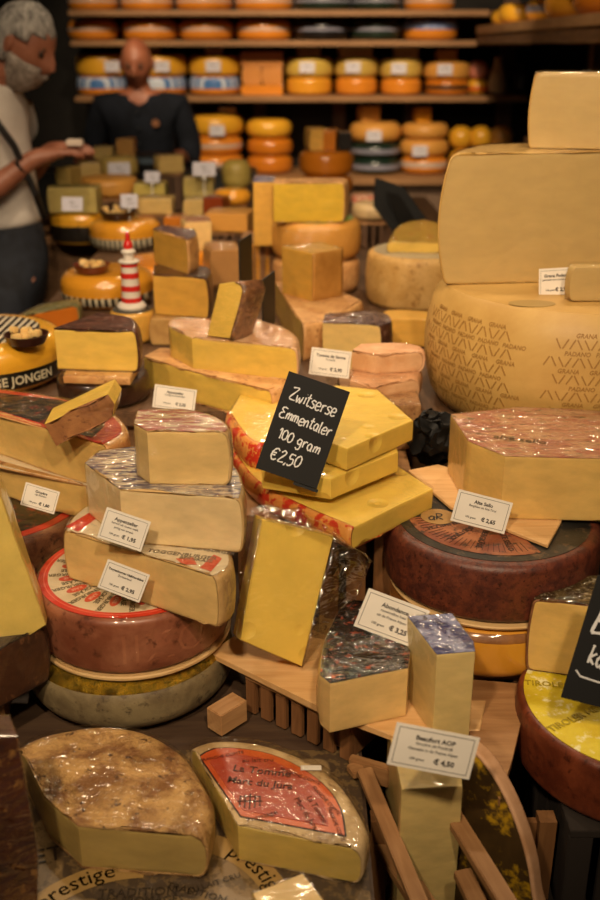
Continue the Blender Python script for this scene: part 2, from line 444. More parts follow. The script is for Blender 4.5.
# chalk hand: strokes on a unit grid
G = {
 'Z': [[(.02,.95),(.6,1),(.1,.1),(.7,.02)]], 'w': [[(0,.6),(.12,.05),(.3,.45),(.45,.05),(.62,.62)]],
 'i': [[(.1,.6),(.12,.05)],[(.1,.85),(.12,.86)]], 't': [[(.2,1),(.18,.15),(.3,.02),(.42,.1)],[(0,.66),(.42,.7)]],
 's': [[(.45,.58),(.2,.66),(.05,.48),(.4,.25),(.3,.02),(.02,.06)]], 'e': [[(.05,.32),(.42,.38),(.4,.6),(.18,.66),(.03,.4),(.08,.08),(.25,0),(.48,.12)]],
 'r': [[(.08,.62),(.1,.02)],[(.1,.4),(.25,.62),(.42,.6)]], 'E': [[(.6,.95),(.25,1),(.08,.8),(.3,.58),(.05,.35),(.12,.06),(.4,0),(.62,.12)],[(.3,.56),(.45,.56)]],
 'm': [[(.05,.6),(.07,.02)],[(.07,.4),(.2,.62),(.3,.5),(.32,.05)],[(.32,.4),(.45,.62),(.56,.5),(.6,.02)]],
 'n': [[(.05,.6),(.07,.02)],[(.07,.4),(.25,.62),(.38,.5),(.42,.02)]], 'a': [[(.4,.55),(.2,.64),(.03,.35),(.15,.03),(.36,.12),(.4,.6),(.42,.05),(.5,.02)]],
 'l': [[(.1,1.0),(.08,.1),(.2,.02)]], '1': [[(.02,.75),(.2,.98),(.22,.02)]], '0': [[(.25,.98),(.04,.7),(.06,.2),(.25,.02),(.45,.25),(.44,.75),(.25,.98)]],
 'g': [[(.4,.55),(.2,.64),(.03,.38),(.18,.12),(.38,.25),(.42,.6),(.4,-.2),(.2,-.38),(.03,-.22)]],
 '€': [[(.58,.85),(.35,1),(.12,.75),(.1,.25),(.32,.0),(.56,.15)],[(0,.6),(.42,.62)],[(0,.4),(.38,.42)]],
 '2': [[(.05,.78),(.25,.98),(.42,.75),(.05,.05),(.5,.04)]], ',': [[(.1,.08),(.02,-.18)]], '5': [[(.45,.96),(.1,.96),(.08,.58),(.35,.6),(.42,.25),(.2,.0),(.02,.1)]],
 'B': [[(.05,1),(.05,.02)],[(.05,1),(.4,.98),(.45,.72),(.1,.54),(.5,.45),(.5,.1),(.05,.02)]], 'R': [[(.05,1),(.05,0)],[(.05,1),(.42,.9),(.38,.58),(.05,.5),(.5,0)]],
 'H': [[(.05,1),(.05,0)],[(.5,1),(.5,0)],[(.05,.5),(.5,.52)]], 'o': [[(.22,.62),(.03,.35),(.2,.02),(.42,.3),(.22,.62)]], 'k': [[(.05,1),(.06,0)],[(.4,.6),(.08,.3),(.42,0)]],
 'i2': [],
}
GW = {'Z': .78, 'w': .74, 'i': .26, 't': .5, 's': .54, 'e': .56, 'r': .5, 'E': .7, 'm': .72, 'n': .55, 'a': .58, 'l': .3, '1': .36, '0': .56, 'g': .54, '€': .7, '2': .6, ',': .2, '5': .56, ' ': .4, 'B': .62, 'R': .62, 'H': .62, 'o': .52, 'k': .5}
def chalk(bm, s, x, y, size, rad, slope=0, width=None, seed=1):
    """rounded chalk strokes as a raised line"""
    rnd = random.Random(seed); tot = sum(GW[c] for c in s); k = size if width is None else width / tot
    cx = x
    for ch in s:
        jy = rnd.uniform(-.05, .05) * size; rot = rnd.uniform(-.06, .06)
        for st in G.get(ch, []):
            V = [Vector((p[0] * k + p[1] * size * (.12 + rot), p[1] * size, 0)) for p in st]
            out = []
            for i in range(len(V) - 1):
                p0 = V[max(i - 1, 0)]; a = V[i]; b = V[i + 1]; p3 = V[min(i + 2, len(V) - 1)]
                for j in range(5):
                    t = j / 5
                    out.append(.5 * ((2 * a) + (b - p0) * t + (2 * p0 - 5 * a + 4 * b - p3) * t * t + (3 * a - p0 - 3 * b + p3) * t ** 3))
            out.append(V[-1])
            pts = [Vector((cx + q.x, y + jy + q.y + slope * (cx - x + q.x), .0006)) for q in out]
            rr = [rad * (1 + .25 * math.sin(i * 1.7 + cx * 900)) for i in range(len(pts))]
            tube(bm, pts, rr, 6)
        cx += GW[ch] * k
    for v in bm.verts: v.co.z = .0009 + (v.co.z - .0006) * .15
# ================================================================== SETTING
WD, WL = '#6E4A2C', '#9A6E44'
def structure(name, c, s, mat, bev=0):
    bm = bmesh.new(); box(bm, c, s, bev=bev); return tag(obj(name, bm, mat, smooth=False), kind='structure')
dark = plain('#1B1816', .8); wallm = mottled('#15130F', '#211D19', None, 3, .85, .1)
structure('floor', (-.6, 2.7, -.05), (5.2, 8, .1), mottled('#2A2522', '#3A332E', None, 2, .5, .1))
structure('ceiling', (-.6, 2.7, 3.15), (5.2, 8, .1), dark)
structure('wall_back', (-.6, 6.5, 1.55), (5.2, .1, 3.1), wallm)
structure('wall_left', (-3.15, 2.7, 1.55), (.1, 8, 3.1), wallm)
structure('wall_right', (1.75, 2.7, 1.55), (.1, 8, 3.1), wallm)
# lamp housings for the spots
for i, (loc, tgt, p_, s_) in enumerate(SPOTS):
    bm = bmesh.new(); d = (Vector(tgt) - Vector(loc)).normalized(); q = d.to_track_quat('-Z', 'Y').to_matrix().to_4x4()
    lathe(bm, [(0, .16), (.045, .16), (.05, .14), (.05, .012), (.058, .012), (.058, .16), (.05, .17), (0, .17)], 24, M=Matrix.Translation(Vector(loc)) @ q)
    box(bm, (loc[0], loc[1], (loc[2] + 3.1) / 2 + .08), (.02, .02, 3.1 - loc[2] - .16))
    tag(obj('spotlight', bm, plain('#1A1A1A', .4)), 'black ceiling spotlight above the cheese display, out of frame', 'lamp', 'ceiling spotlights')
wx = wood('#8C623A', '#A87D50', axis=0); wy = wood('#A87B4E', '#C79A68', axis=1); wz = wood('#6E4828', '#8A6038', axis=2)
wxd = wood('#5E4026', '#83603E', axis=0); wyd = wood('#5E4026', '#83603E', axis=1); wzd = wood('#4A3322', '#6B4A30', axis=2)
# ---- back shelving
YF = 5.86
def shz(py): return aty(300, py, YF).z
Z1, Z2, Z3 = shz(10) , shz(40.5), shz(96.5); Z4 = shz(177)
def bx_(px, Y=YF, z=1.4): dep = Y * math.cos(PITCH) + (CZ - z) * math.sin(PITCH); return (px - 300) / F * dep
shelf = empty('cheese_shelving', (0, 6.1, 0), 'dark wooden wall shelving loaded with whole cheeses behind the staff', 'shelf')
def part(name, parent, c, s, mat, bev=0):
    bm = bmesh.new(); box(bm, Vector(c) - parent.location, s, bev=bev); return obj(name, bm, mat, parent, smooth=False)
XL, XR = bx_(74), bx_(528)
for z in (Z1, Z2, Z3): part('shelf_board', shelf, ((XL + XR) / 2, (YF + 6.4) / 2, z - .014), (XR - XL, 6.4 - YF, .028), wx, .003)
for px in (256, 343, 421, 118):
    part('post', shelf, (bx_(px), 6.37, (Z3 + Z4) / 2), (.075, .05, Z3 - .03 - Z4), wzd)
for px in (118, 300, 421):
    part('post', shelf, (bx_(px), 6.36, (Z3 + 2.2) / 2), (.07, .05, 2.2 - Z3), wzd)
for px in (522,): part('post', shelf, (bx_(px), 6.35, Z4 + .85), (.09, .05, 1.69), wzd)
cab = empty('back_counter', (0, 6.1, 0), 'low wooden back counter under the wall shelving', 'counter')
part('worktop', cab, ((XL + XR) / 2, 6.1, Z4 - .02), (XR - XL + .1, .56, .04), wx, .003)
part('cabinet_body', cab, ((XL + XR) / 2, 6.13, Z4 / 2 - .02), (XR - XL + .06, .46, Z4 - .04), wood('#6B5340', '#8A705A', axis=2))
for k in range(7):
    cdr = part('cabinet_door', cab, (XL + (XR - XL) * (k + .5) / 7, 5.885, Z4 / 2 - .03), ((XR - XL) / 7 - .02, .03, Z4 - .14), wood('#6B5340', '#8A705A', axis=2), .003)
    hb = bmesh.new(); box(hb, (XL + (XR - XL) * (k + .5) / 7 - cab.location.x, 5.86 - cab.location.y, Z4 - .16), (.1, .015, .012)); obj('handle', hb, plain('#2A2622', .4), cdr, smooth=False)
# ---- right wall shelf running towards the viewer
rs = empty('side_shelving', (1.2, 4.5, 0), 'side wall shelf running towards the viewer, carrying a row of cheeses', 'shelf')
RZ = 1.72
part('shelf_board', rs, (1.2, 4.4, RZ - .02), (.5, 2.9, .04), wy, .003)
part('shelf_board', rs, (1.2, 4.4, 1.98), (.5, 2.9, .04), wy, .003)
part('rail', rs, (.97, 4.4, RZ - .065), (.03, 2.9, .05), wyd)
part('rail', rs, (1.43, 4.4, RZ - .065), (.03, 2.9, .05), wyd)
for Y in (3.3, 4.25, 5.3): part('post', rs, (1.47, Y, 1.0), (.07, .07, 2.0), wzd)
part('shelf_board', rs, (1.16, 3.5, 1.28), (.58, 1.1, .03), wyd)
# ---- display tables
def table(name, label, x0, x1, y0, y1, z, mat, leg=True, skirt=.1):
    r = empty(name, ((x0 + x1) / 2, (y0 + y1) / 2, 0), label, 'table')
    part('tabletop', r, ((x0 + x1) / 2, (y0 + y1) / 2, z - .015), (x1 - x0, y1 - y0, .03), mat, .003)
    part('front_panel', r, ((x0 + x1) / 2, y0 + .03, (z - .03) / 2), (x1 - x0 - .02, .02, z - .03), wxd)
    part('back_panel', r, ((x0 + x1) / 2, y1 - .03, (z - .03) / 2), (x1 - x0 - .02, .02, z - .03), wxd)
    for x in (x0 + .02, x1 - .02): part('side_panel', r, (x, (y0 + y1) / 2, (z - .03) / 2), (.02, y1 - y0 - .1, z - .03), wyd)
    return r
PL = 1.0
table('display_table', 'long wooden display table holding the rear rows of cheese', -.66, .56, 1.72, 4.55, PL, wood('#4A3422', '#6A4C32', axis=1))
table('display_table', 'narrow extension of the display table at its far left end', -1.0, -.665, 3.52, 4.55, PL, wood('#7A5534', '#9A7048', axis=1))
table('low_display_table', 'low front display table covered with printed paper', -.75, .085, .55, 1.71, .72, wood('#3E2C20', '#54402E', axis=0))
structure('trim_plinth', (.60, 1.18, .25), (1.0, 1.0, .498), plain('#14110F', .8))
# ---- printed paper on the low table
def paperm():
    m, nt, b = nmat('printed_paper'); f = nz(nt, 9, 2, .4); f2 = nz(nt, 60, 5, .7)
    c = cmix(nt, ramp(nt, f, (.48, BW[0]), (.5, BW[1])), lin('#4A3B2C'), lin('#8A714C'))
    c = cmix(nt, ramp(nt, f2, (.5, BW[0]), (.56, BW[1])), c, lin('#6B5638'))
    nt.links.new(c, b.inputs['Base Color']); b.inputs['Roughness'].default_value = .4; return m
pr = empty('printed_sheet', (-.24, .86, .7225), 'brown printed sheet lettered prestige under the front cheeses', 'paper')
bm = bmesh.new(); box(bm, (0, 0, -.0008), (.64, .52, .0014)); obj('sheet', bm, paperm(), pr, smooth=False)
tanp = plain('#A8874E', .45); inkp = plain('#2B2018', .5)
def arc_band(cx, cy, r, a0, a1, wd, text, sz, col=tanp):
    bm = bmesh.new(); n = 24; vs = []
    for i in range(n + 1):
        a = a0 + (a1 - a0) * i / n
        vs.append((bm.verts.new((cx + (r - wd / 2) * math.cos(a), cy + (r - wd / 2) * math.sin(a), .0004)), bm.verts.new((cx + (r + wd / 2) * math.cos(a), cy + (r + wd / 2) * math.sin(a), .0004))))
    for A, B in zip(vs, vs[1:]): bm.faces.new((A[0], A[1], B[1], B[0]))
    obj('band', bm, col, pr, smooth=False)
    bm = bmesh.new(); m = (a0 + a1) / 2
    add_text(bm, text, sz, Matrix.Identity(4), fmap=lambda v: Vector((cx + (r + v.y) * math.cos(m - v.x / r), cy + (r + v.y) * math.sin(m - v.x / r), .0009)), shear=.0)
    obj('lettering', bm, inkp, pr, smooth=False)
p = atz(262, 870, .7225); o_ = pr.location
arc_band(p.x - o_.x - .11, p.y - o_.y - .09, .14, .15, 1.25, .03, 'prestige', .030)
p = atz(58, 888, .7225); arc_band(p.x - o_.x + .10, p.y - o_.y - .12, .15, 1.6, 2.7, .03, 'prestige', .030)
bm = bmesh.new()
for s, px, py, sz, rt in (('TRADITION', 138, 893, .017, .05), ('DES FROMAGES', 140, 901, .014, .05), ('ET', 48, 856, .034, .3), ('TRADITION', 196, 893, .014, -.3), ('AU LAIT CRU', 214, 884, .011, .4)):
    q = atz(px, py, .7225); add_text(bm, s, sz, T2(q.x - o_.x, q.y - o_.y, .0011, rt))
obj('lettering', bm, plain('#2F2216', .5), pr, smooth=False)
# ---- crates
def crate(name, label, cx, cy, z0, z1, wx_, wy_, yaw=0, n=7, mat=None, gap=.012, group=None, lid=None):
    M = Matrix.Translation((cx, cy, z0)) @ Matrix.Rotation(R(yaw), 4, 'Z'); r = empty(name, M, label, 'crate', group); h = z1 - z0
    m1 = mat or wz
    for sx in (-1, 1):
        for sy in (-1, 1):
            bm = bmesh.new(); box(bm, (sx * (wx_ / 2 - .022), sy * (wy_ / 2 - .022), h / 2), (.02, .02, h - .012)); obj('corner_post', bm, m1, r, smooth=False)
    pw = (wx_ - gap * (n - 1)) / n
    for sy in (-1, 1):
        for k in range(n):
            bm = bmesh.new(); box(bm, (-wx_ / 2 + pw / 2 + k * (pw + gap), sy * (wy_ / 2 - .005), (h - .012) / 2), (pw, .009, h - .012), bev=.0012); obj('slat', bm, m1, r, smooth=False)
    m_ = max(2, int(wy_ / .05)); ph = (wy_ - .02 - gap * (m_ - 1)) / m_
    for sx in (-1, 1):
        for k in range(m_):
            bm = bmesh.new(); box(bm, (sx * (wx_ / 2 - .006), -wy_ / 2 + .01 + ph / 2 + k * (ph + gap), (h - .012) / 2), (.009, ph, h - .012), bev=.0012); obj('slat', bm, m1, r, smooth=False)
    bm = bmesh.new(); box(bm, (0, 0, h - .006), (wx_, wy_, .011), bev=.001); obj('lid', bm, lid or wx, r, smooth=False)
    return r
def board(name, label, poly, z0, t, mat=None, cat='board', group=None):
    c = sum((atz(p[0], p[1], z0 + t) for p in poly), Vector()) / len(poly)
    pts = [atz(p[0], p[1], z0 + t) - c for p in poly]
    bm = bmesh.new(); lo = [bm.verts.new((p.x, p.y, 0)) for p in pts]; hi = [bm.verts.new((p.x, p.y, t)) for p in pts]
    bm.faces.new(lo); bm.faces.new(hi); n = len(pts)
    for i in range(n): bm.faces.new((lo[i], lo[(i + 1) % n], hi[(i + 1) % n], hi[i]))
    bmesh.ops.bevel(bm, geom=list(bm.edges), offset=.0012, segments=1, affect='EDGES')
    o = obj(name, bm, mat or wood('#C9995E', '#DDB47C', axis=0), smooth=False); o.location = (c.x, c.y, z0); return tag(o, label, cat, group)
def bar(name, label, p1, z1, p2, z2, w_, t, mat, parent=None, cat='plank', group=None, roll=0):
    a, b = atz(p1[0], p1[1], z1), atz(p2[0], p2[1], z2); d = b - a; L = d.length
    M = d.to_track_quat('X', 'Z').to_matrix().to_4x4(); M.translation = (a + b) / 2; M = M @ Matrix.Rotation(R(roll), 4, 'X')
    bm = bmesh.new(); box(bm, (0, 0, 0), (L, w_, t), bev=.0012)
    o = obj(name, bm, mat, smooth=False)
    if parent: o.parent = parent; o.matrix_local = parent.matrix_world.inverted() @ M
    else: o.matrix_world = M; tag(o, label, cat, group)
    return o
# ================================================================== PALETTE
P_PALE, P_IVORY, P_YEL, P_DEEP, P_GRU = (paste(c) for c in ('#E3C07E', '#E6CA96', '#E3BE58', '#DDA94A', '#E0B96C')); P_EMM = paste('#E8C458', .05, holes=16)
P_GRANA = paste('#C6A86E', .035); P_BEAU = paste('#D8BE7C', .1)
R_BROWN = mottled('#5A3420', '#8A5C3A', '#3B2216', 26); R_DARK = mottled('#22130E', '#3D2318', None, 22, .4)
R_TAN = mottled('#C08A52', '#D8A86C', '#A06C3C', 24); R_ORANGE = mottled('#B9723C', '#CE8A50', None, 18, .5, .3)
R_GREY = mottled('#6A5A40', '#8A7A58', '#4C3E2C', 18); R_TOMME = mottled('#8A5E34', '#CFA365', '#4E3018', 20, .5, 1.0, .010, lo=.40, hi=.58, t3=(.6, .68))
R_GRANA = mottled('#BC9450', '#CCA660', None, 6, .5, .25); R_JURA = mottled('#A88A5E', '#CDB184', '#8A6A44', 26)
FOIL_DARK = mottled('#2E1812', '#5A3426', '#8A6A58', 40, .3); FOIL_BLUE = mottled('#28306A', '#8A90B4', '#1A1E44', 34, .3, lo=.45, hi=.55)
LAB_BLACK = mottled('#16130F', '#2A2621', '#8A2A1E', 22, .35, .2, lo=.4, hi=.7)
LAB_CREAM = plain('#D9C8A8', .4); RED = plain('#D2331E', .4)
ORG = plain('#E09A2C', .22, coat=.5); ORG2 = plain('#DE8A2A', .22, coat=.5); YELW = plain('#E5A92E', .3, coat=.3); TANW = plain('#D69A48', .4)
AMB = plain('#C9761E', .22, coat=.5)
# ================================================================== FRONT ROW
TB = .7235
z = prism('cheese_half', 'large half tomme with mottled grey brown rind in film, front left on the printed paper',
      [(20, 746, 'c'), (44, 796, 'c'), (78, 826, 'c'), (203, 836, 'r'), (209, 800, 'r'), (189, 762, 'r'), (158, 737, 'r'), (120, 726, 'r'), (80, 727, 'r'), (44, 734, 'r')],
      (2, 867), TB, paste('#C0A460'), R_TOMME, wrap='soft', wrapoff=.003, bulge=.004, rnd=.014, nzamp=.0016)
zj = prism('cheese_half', 'half tomme wheel with orange paper label reading La Tomme Marc du Jura, front centre',
      [(192, 747, 'c'), (238, 826, 'c'), (360, 850, 'r'), (366, 832, 'r'), (354, 805, 'r'), (338, 782, 'r'), (312, 762, 'r'), (272, 746, 'r'), (238, 740, 'r'), (208, 741, 'r')],
      (1, 860), TB, paste('#D6B860'), R_JURA, wrap='soft', wrapoff=.0025, bulge=.004, rnd=.01)
# its printed label
cj = atz(262, 800, zj); 
jl = bpy.data.objects['cheese_half.001']
def jlabel():
    root = jl; loc = root.location; H = zj - loc.z
    cut_a, cut_b, cut_c = atz(199, 748, zj), atz(238, 826, zj), atz(360, 850, zj)
    outer = [(198, 757), (213, 749), (240, 749), (272, 755), (304, 770), (328, 789), (342, 811), (349, 838)]
    pts = [(atz(x, y, zj).x - loc.x, atz(x, y, zj).y - loc.y) for x, y in [(240, 818)] + [(347, 838)] + outer[::-1][1:]]
    kinds = ['c'] + ['r'] * (len(pts) - 2) + ['c']
    def mk(name, pts, t, mat):
        dl = dense(pts, kinds); bm = solid(dl, .0004, 0, 0, w0=t, nzamp=0, levels=3, rc=0); return obj(name, bm, mat, root)
    mk('label_border', pts, H + .0008, plain('#1E1512', .5))
    c = Vector((sum(p[0] for p in pts) / len(pts), sum(p[1] for p in pts) / len(pts)))
    q = [(c.x + (p[0] - c.x) * .97, c.y + (p[1] - c.y) * .97) for p in pts]
    lb = mk('label', q, H + .0014, mottled('#B84A20', '#CC5E2C', None, 12, .35, .1))
    q2 = [(c.x + (p[0] - c.x) * .80 - .004, c.y + (p[1] - c.y) * .80 - .003) for p in pts]
    mk('label_centre', q2, H + .002, plain('#A83E26', .4))
    bm = bmesh.new()
    def tx(s, px, py, sz, rot, **k):
        g = atz(px, py, zj); add_text(bm, s, sz, T2(g.x - loc.x, g.y - loc.y, H + .0030, rot), **k)
    tx('La Tomme', 262, 773, .017, -.16, bold=.0003); tx('Marc du Jura', 260, 785, .016, -.16, bold=.0003)
    tx('au lait cru', 258, 762, .010, .05); tx('La Tomme', 317, 811, .011, -1.15); tx('Marc du Jura', 306, 815, .011, -1.15)
    tx('Fromage', 262, 818, .011, .4)
    for a, (px, py, rt) in enumerate([(222, 758, .3), (300, 778, -.5), (326, 802, -1.0), (336, 826, -1.3)]): tx('FRANCHE COMTE', px, py, .007, rt)
    for k in range(5):  # barrel emblem
        g = atz(250, 803, zj); box(bm, (g.x - loc.x + (k - 2) * .006, g.y - loc.y, H + .003), (.002, .026 - abs(k - 2) * .004, .0003))
    box(bm, (g.x - loc.x, g.y - loc.y, H + .003), (.03, .002, .0003)); box(bm, (g.x - loc.x, g.y - loc.y + .008, H + .003), (.026, .0015, .0003))
    obj('label_lettering', bm, plain('#4A1A12', .5), root, smooth=False)
    bm = bmesh.new(); g = atz(311, 770, zj); box(bm, (g.x - loc.x, g.y - loc.y, H + .0034), (.026, .009, .0004), M=None)
    obj('white_sticker', bm, plain('#E0D8CC', .4), root, smooth=False)
    f = [o for o in root.children if o.name.startswith('plastic_film')][0]
    f.scale = (1.003, 1.003, 1.06)
jlabel()
prism('cheese_wedge', 'yellow cheese corner at the bottom edge on the prestige paper', [(252, 893, 'c'), (303, 873, 'c'), (328, 906, 'c'), (270, 930, 'c')], None, TB, P_PALE, None, z1=TB + .045, wrap='flat')
# left edge upright pieces
slab('cheese_wedge', 'tall dark-rinded wedge at the bottom left corner', [(-60, 738, 'c'), (17, 737, 'c'), (38, 850, 'c'), (38, 960, 'c'), (-60, 960, 'c')], atz(20, 905, TB + .002), 25, 6, .05, mottled('#3A1D12', '#5E3220', '#A07038', 16, .35, .6), None, wrap='clear')
crate('wooden_crate', 'light wooden crate behind the lower left cheeses', -.51, 1.20, TB, .80, .18, .18, 12, 5)
slab('cheese_wedge', 'big pale yellow wedge at the left edge, cut face towards the viewer', [(-75, 450, 'c'), (-6, 478, 'c'), (46, 625, 'c'), (20, 642, 'c'), (-75, 672, 'c')], (-.32, 1.17, .90), 12, 14, .07, paste('#D9BC62'), None, wrap='flat')
prism('cheese_wedge', 'dark brown rinded quarter wheel under the pale wedge at the left edge', [(-70, 672, 'c'), (-10, 655, 'c'), (42, 628, 'r'), (40, 600, 'r'), (20, 590, 'r'), (-70, 590, 'c')], (1, 755), .8005, mottled('#341C12', '#54321E', '#7A5030', 16), R_DARK, z1=.885, bulge=.006, wrap='flat')
# ================================================================== LEFT STACK
zb, cB, rB = wheel_px('whole_cheese', 'grey rinded wheel with crinkled gold foil on top, bottom of the left stack', 34, 229, 737, TB, R_GREY, h=.085, rnd=.03, bulge=.006, band=mottled('#5A4210', '#C9A02C', '#2A1C08', 44, .25, 1.0, .008, name='gold_foil', metal=.8), bz=(.82, .995))
bm = bmesh.new(); lathe(bm, [(0, 0), (rB * .955, 0), (rB * .965, .002), (rB * .965, .005), (rB * .955, .007), (0, .007)], 64)
cr = Vector((cB.x + .009, cB.y + .002, zb + .0015)); o = obj('wooden_disc', bm, wood('#C9A066', '#DDBB84')); o.location = cr
tag(o, 'thin pale wooden disc under the red wheel of the left stack', 'board')
zr0 = cr.z + .0075; RW = rB * .945; HR = .088
rw = wheel('whole_cheese', 'reddish brown wheel with red ringed cream label, embossed side, middle of the left stack', (cr.x, cr.y, zr0), RW, HR, mottled('#7E4630', '#A0654A', '#5E3222', 14, .4, .3), rnd=.010, bulge=.003, wrap='flat')
bm = bmesh.new(); lathe(bm, [(0, HR + .0002), (RW * .955, HR + .0002), (RW * .955, HR + .0007), (0, HR + .0007)], 80); obj('label_ring', bm, RED, rw)
bm = bmesh.new(); lathe(bm, [(0, HR + .0004), (RW * .86, HR + .0004), (RW * .86, HR + .0010), (0, HR + .0010)], 80); lpap = obj('label_paper', bm, plain('#D8C6A4', .4), rw)
bm = bmesh.new(); lathe(bm, [(RW * .895, HR + .0008), (RW * .905, HR + .0008), (RW * .905, HR + .0011), (RW * .895, HR + .0011), (RW * .895, HR + .0008)], 80); obj('label_line', bm, plain('#E8705A', .4), rw)
bm = bmesh.new(); bo = bmesh.new(); bw = bmesh.new()
for k in range(16):
    a = k * 2 * math.pi / 16 + .1
    Mx = Matrix.Rotation(a, 4, 'Z') @ T2(RW * .56, 0, HR + .0014)
    for dy in (.0062, -.0062):
        add_text(bm, 'TOGGENBURGER' if dy > 0 else 'BERGKÄSE', .0105, Mx @ T2(0, dy), bold=.0002)
    a += math.pi / 16; bmm = bmesh.new()
    lathe(bmm, [(0, 0), (.0155, 0), (.0155, .0003), (0, .0003)], 24, M=Matrix.Rotation(a, 4, 'Z') @ Matrix.Translation((RW * .64, 0, HR + .0013)) @ Matrix.Diagonal((1, .48, 1, 1)))
    me = bpy.data.meshes.new('t'); bmm.to_mesh(me); bmm.free(); bo.from_mesh(me); bpy.data.meshes.remove(me)
    add_text(bw, 'KÄSE', .0075, Matrix.Rotation(a, 4, 'Z') @ T2(RW * .64, 0, HR + .0018))
obj('label_lettering', bm, plain('#5A5038', .6), lpap, smooth=False); obj('label_badge', bo, plain('#D24A34', .4), lpap, smooth=False); obj('badge_lettering', bw, plain('#EBC0A8', .5), lpap, smooth=False)
bm = bmesh.new()
def onrim(v, R_, a0, c=1): a = a0 + v.x / R_; return Vector(((R_ + v.z) * math.cos(a), (R_ + v.z) * math.sin(a), v.y))
add_text(bm, 'IIZO', .068, T2(0, HR * .46, .0030), fmap=lambda v: onrim(v, RW, -math.pi / 2 + .48), bold=-.0012)
for v in bm.verts:
    pass
obj('embossed_lettering', bm, mottled('#8E5238', '#AA6E50', None, 14, .4, .3), rw, smooth=False)
f = [o for o in rw.children if o.name.startswith('plastic_film')][0]; f.scale = (1.02, 1.02, 1.025)
zs = zr0 + HR + .004
LABRED = mottled('#D8C8A8', '#E2D6BC', '#C43A26', 30, .4, .1, lo=.4, hi=.6)
LABMIX = mottled('#C9B48E', '#A8584A', '#6A4440', 42, .3, .2, stretch=(1, 3.5, 1), lo=.46, hi=.54)
LABBLU = mottled('#C8BCA4', '#50526E', '#8A3A34', 46, .3, .2, stretch=(1, 4, 1), lo=.47, hi=.55)
z3 = prism('cheese_wedge', 'pale half cheese with red and white label, lowest cut piece on the red wheel',
      [(65, 531, 'c'), (216, 577, 'r'), (231, 566, 'r'), (226, 545, 'r'), (200, 520, 'c'), (150, 505, 'c'), (84, 508, 'r'), (72, 518, 'r')], (1, 627), zs, P_PALE, mottled('#B08A54', '#CBA66C', None, 20), plain('#DCCBAA', .4), lab_in=.004)
def decor(root, top, items, ringpx=None):
    pass
z4 = prism('cheese_wedge', 'pale cheese half with blue and white striped label, middle cut piece of the left stack',
      [(85, 464, 'c'), (120, 490, 'c'), (240, 499, 'r'), (242, 484, 'r'), (225, 462, 'r'), (150, 446, 'c'), (100, 452, 'c')], (2, 552), z3 + .003, P_IVORY, mottled('#B8935C', '#D0AC74', None, 20), LABBLU, lab_in=.002)
z5 = prism('cheese_wedge', 'pale wedge with red and white labelled top, topmost of the left stack',
      [(134, 424, 'c'), (147, 432, 'c'), (226, 433, 'r'), (229, 428, 'r'), (214, 417, 'r'), (182, 410, 'r'), (138, 411, 'c')], (2, 485), z4 + .003, P_PALE, mottled('#B8935C', '#D0AC74', None, 20), LABMIX, lab_in=.002)
w3 = bpy.data.objects['cheese_wedge.004'] if 'cheese_wedge.004' in bpy.data.objects else None
# print on the red/white label of the lowest piece
w3 = [o for o in bpy.data.objects if o.get('label', '').startswith('pale half cheese with red and white')][0]
def print3(root, z_, items, ink='#5A5048'):
    loc = root.location; bm = bmesh.new()
    for s, px, py, sz, rt in items:
        g = atz(px, py, z_); add_text(bm, s, sz, T2(g.x - loc.x, g.y - loc.y, z_ - loc.z + .0024, rt), bold=.0002)
    obj('label_lettering', bm, plain(ink, .6), root, smooth=False)
def strip(root, z_, poly, mat, name='label_stripe', dz=.0021):
    loc = root.location; bm = bmesh.new(); vs = [bm.verts.new((atz(x, y, z_).x - loc.x, atz(x, y, z_).y - loc.y, z_ - loc.z + dz)) for x, y in poly]
    bm.faces.new(vs); r = bmesh.ops.extrude_face_region(bm, geom=list(bm.faces)); bmesh.ops.translate(bm, vec=(0, 0, .0003), verts=[v for v in r['geom'] if isinstance(v, bmesh.types.BMVert)])
    obj(name, bm, mat, root, smooth=False)
print3(w3, z3, [('TOGGENBURGER', 182, 556, .0125, -.25), ('BERGKÄSE', 196, 561, .010, -.25), ('TOGGENBURGER', 205, 551, .011, -.3), ('BERGKÄSE', 112, 518, .012, -.1)])
strip(w3, z3, [(66, 528), (78, 533), (106, 513), (98, 509)], RED); strip(w3, z3, [(200, 569), (211, 573), (222, 560), (214, 556)], RED)
strip(w3, z3, [(176, 560), (183, 566), (197, 566), (193, 559)], plain('#D24A34', .4), 'label_badge')
# ================================================================== LEFT EDGE GROUP
crate('wooden_crate', 'wooden crate under the black labelled wheel on the left', -.55, 1.46, TB, .85, .30, .22, 0, 7)
zc, cC, rC = wheel_px('whole_cheese', 'brown rinded wheel with black label and red edge, left edge under two halves', -120, 92, 592, .8505, R_BROWN, yt=549, rnd=.012, bulge=.004, top=plain('#C43420', .4), tr=.95, wrap='flat')
wc = [o for o in bpy.data.objects if o.get('label', '').startswith('brown rinded wheel with black')][0]
bm = bmesh.new(); hc = zc - .8505; lathe(bm, [(0, hc + .0006), (rC * .86, hc + .0006), (rC * .86, hc + .0014), (0, hc + .0014)], 64); obj('black_label', bm, LAB_BLACK, wc)
zc2 = prism('cheese_half', 'yellow half wheel, lower of the two halves at the left edge',
      [(-70, 452, 'c'), (0, 463, 'c'), (88, 487, 'r'), (112, 476, 'r'), (110, 455, 'r'), (60, 430, 'r'), (-40, 415, 'r'), (-90, 430, 'r')], (2, 521), zc + .003, P_GRU, R_TAN, LAB_CREAM, lab_in=.004)
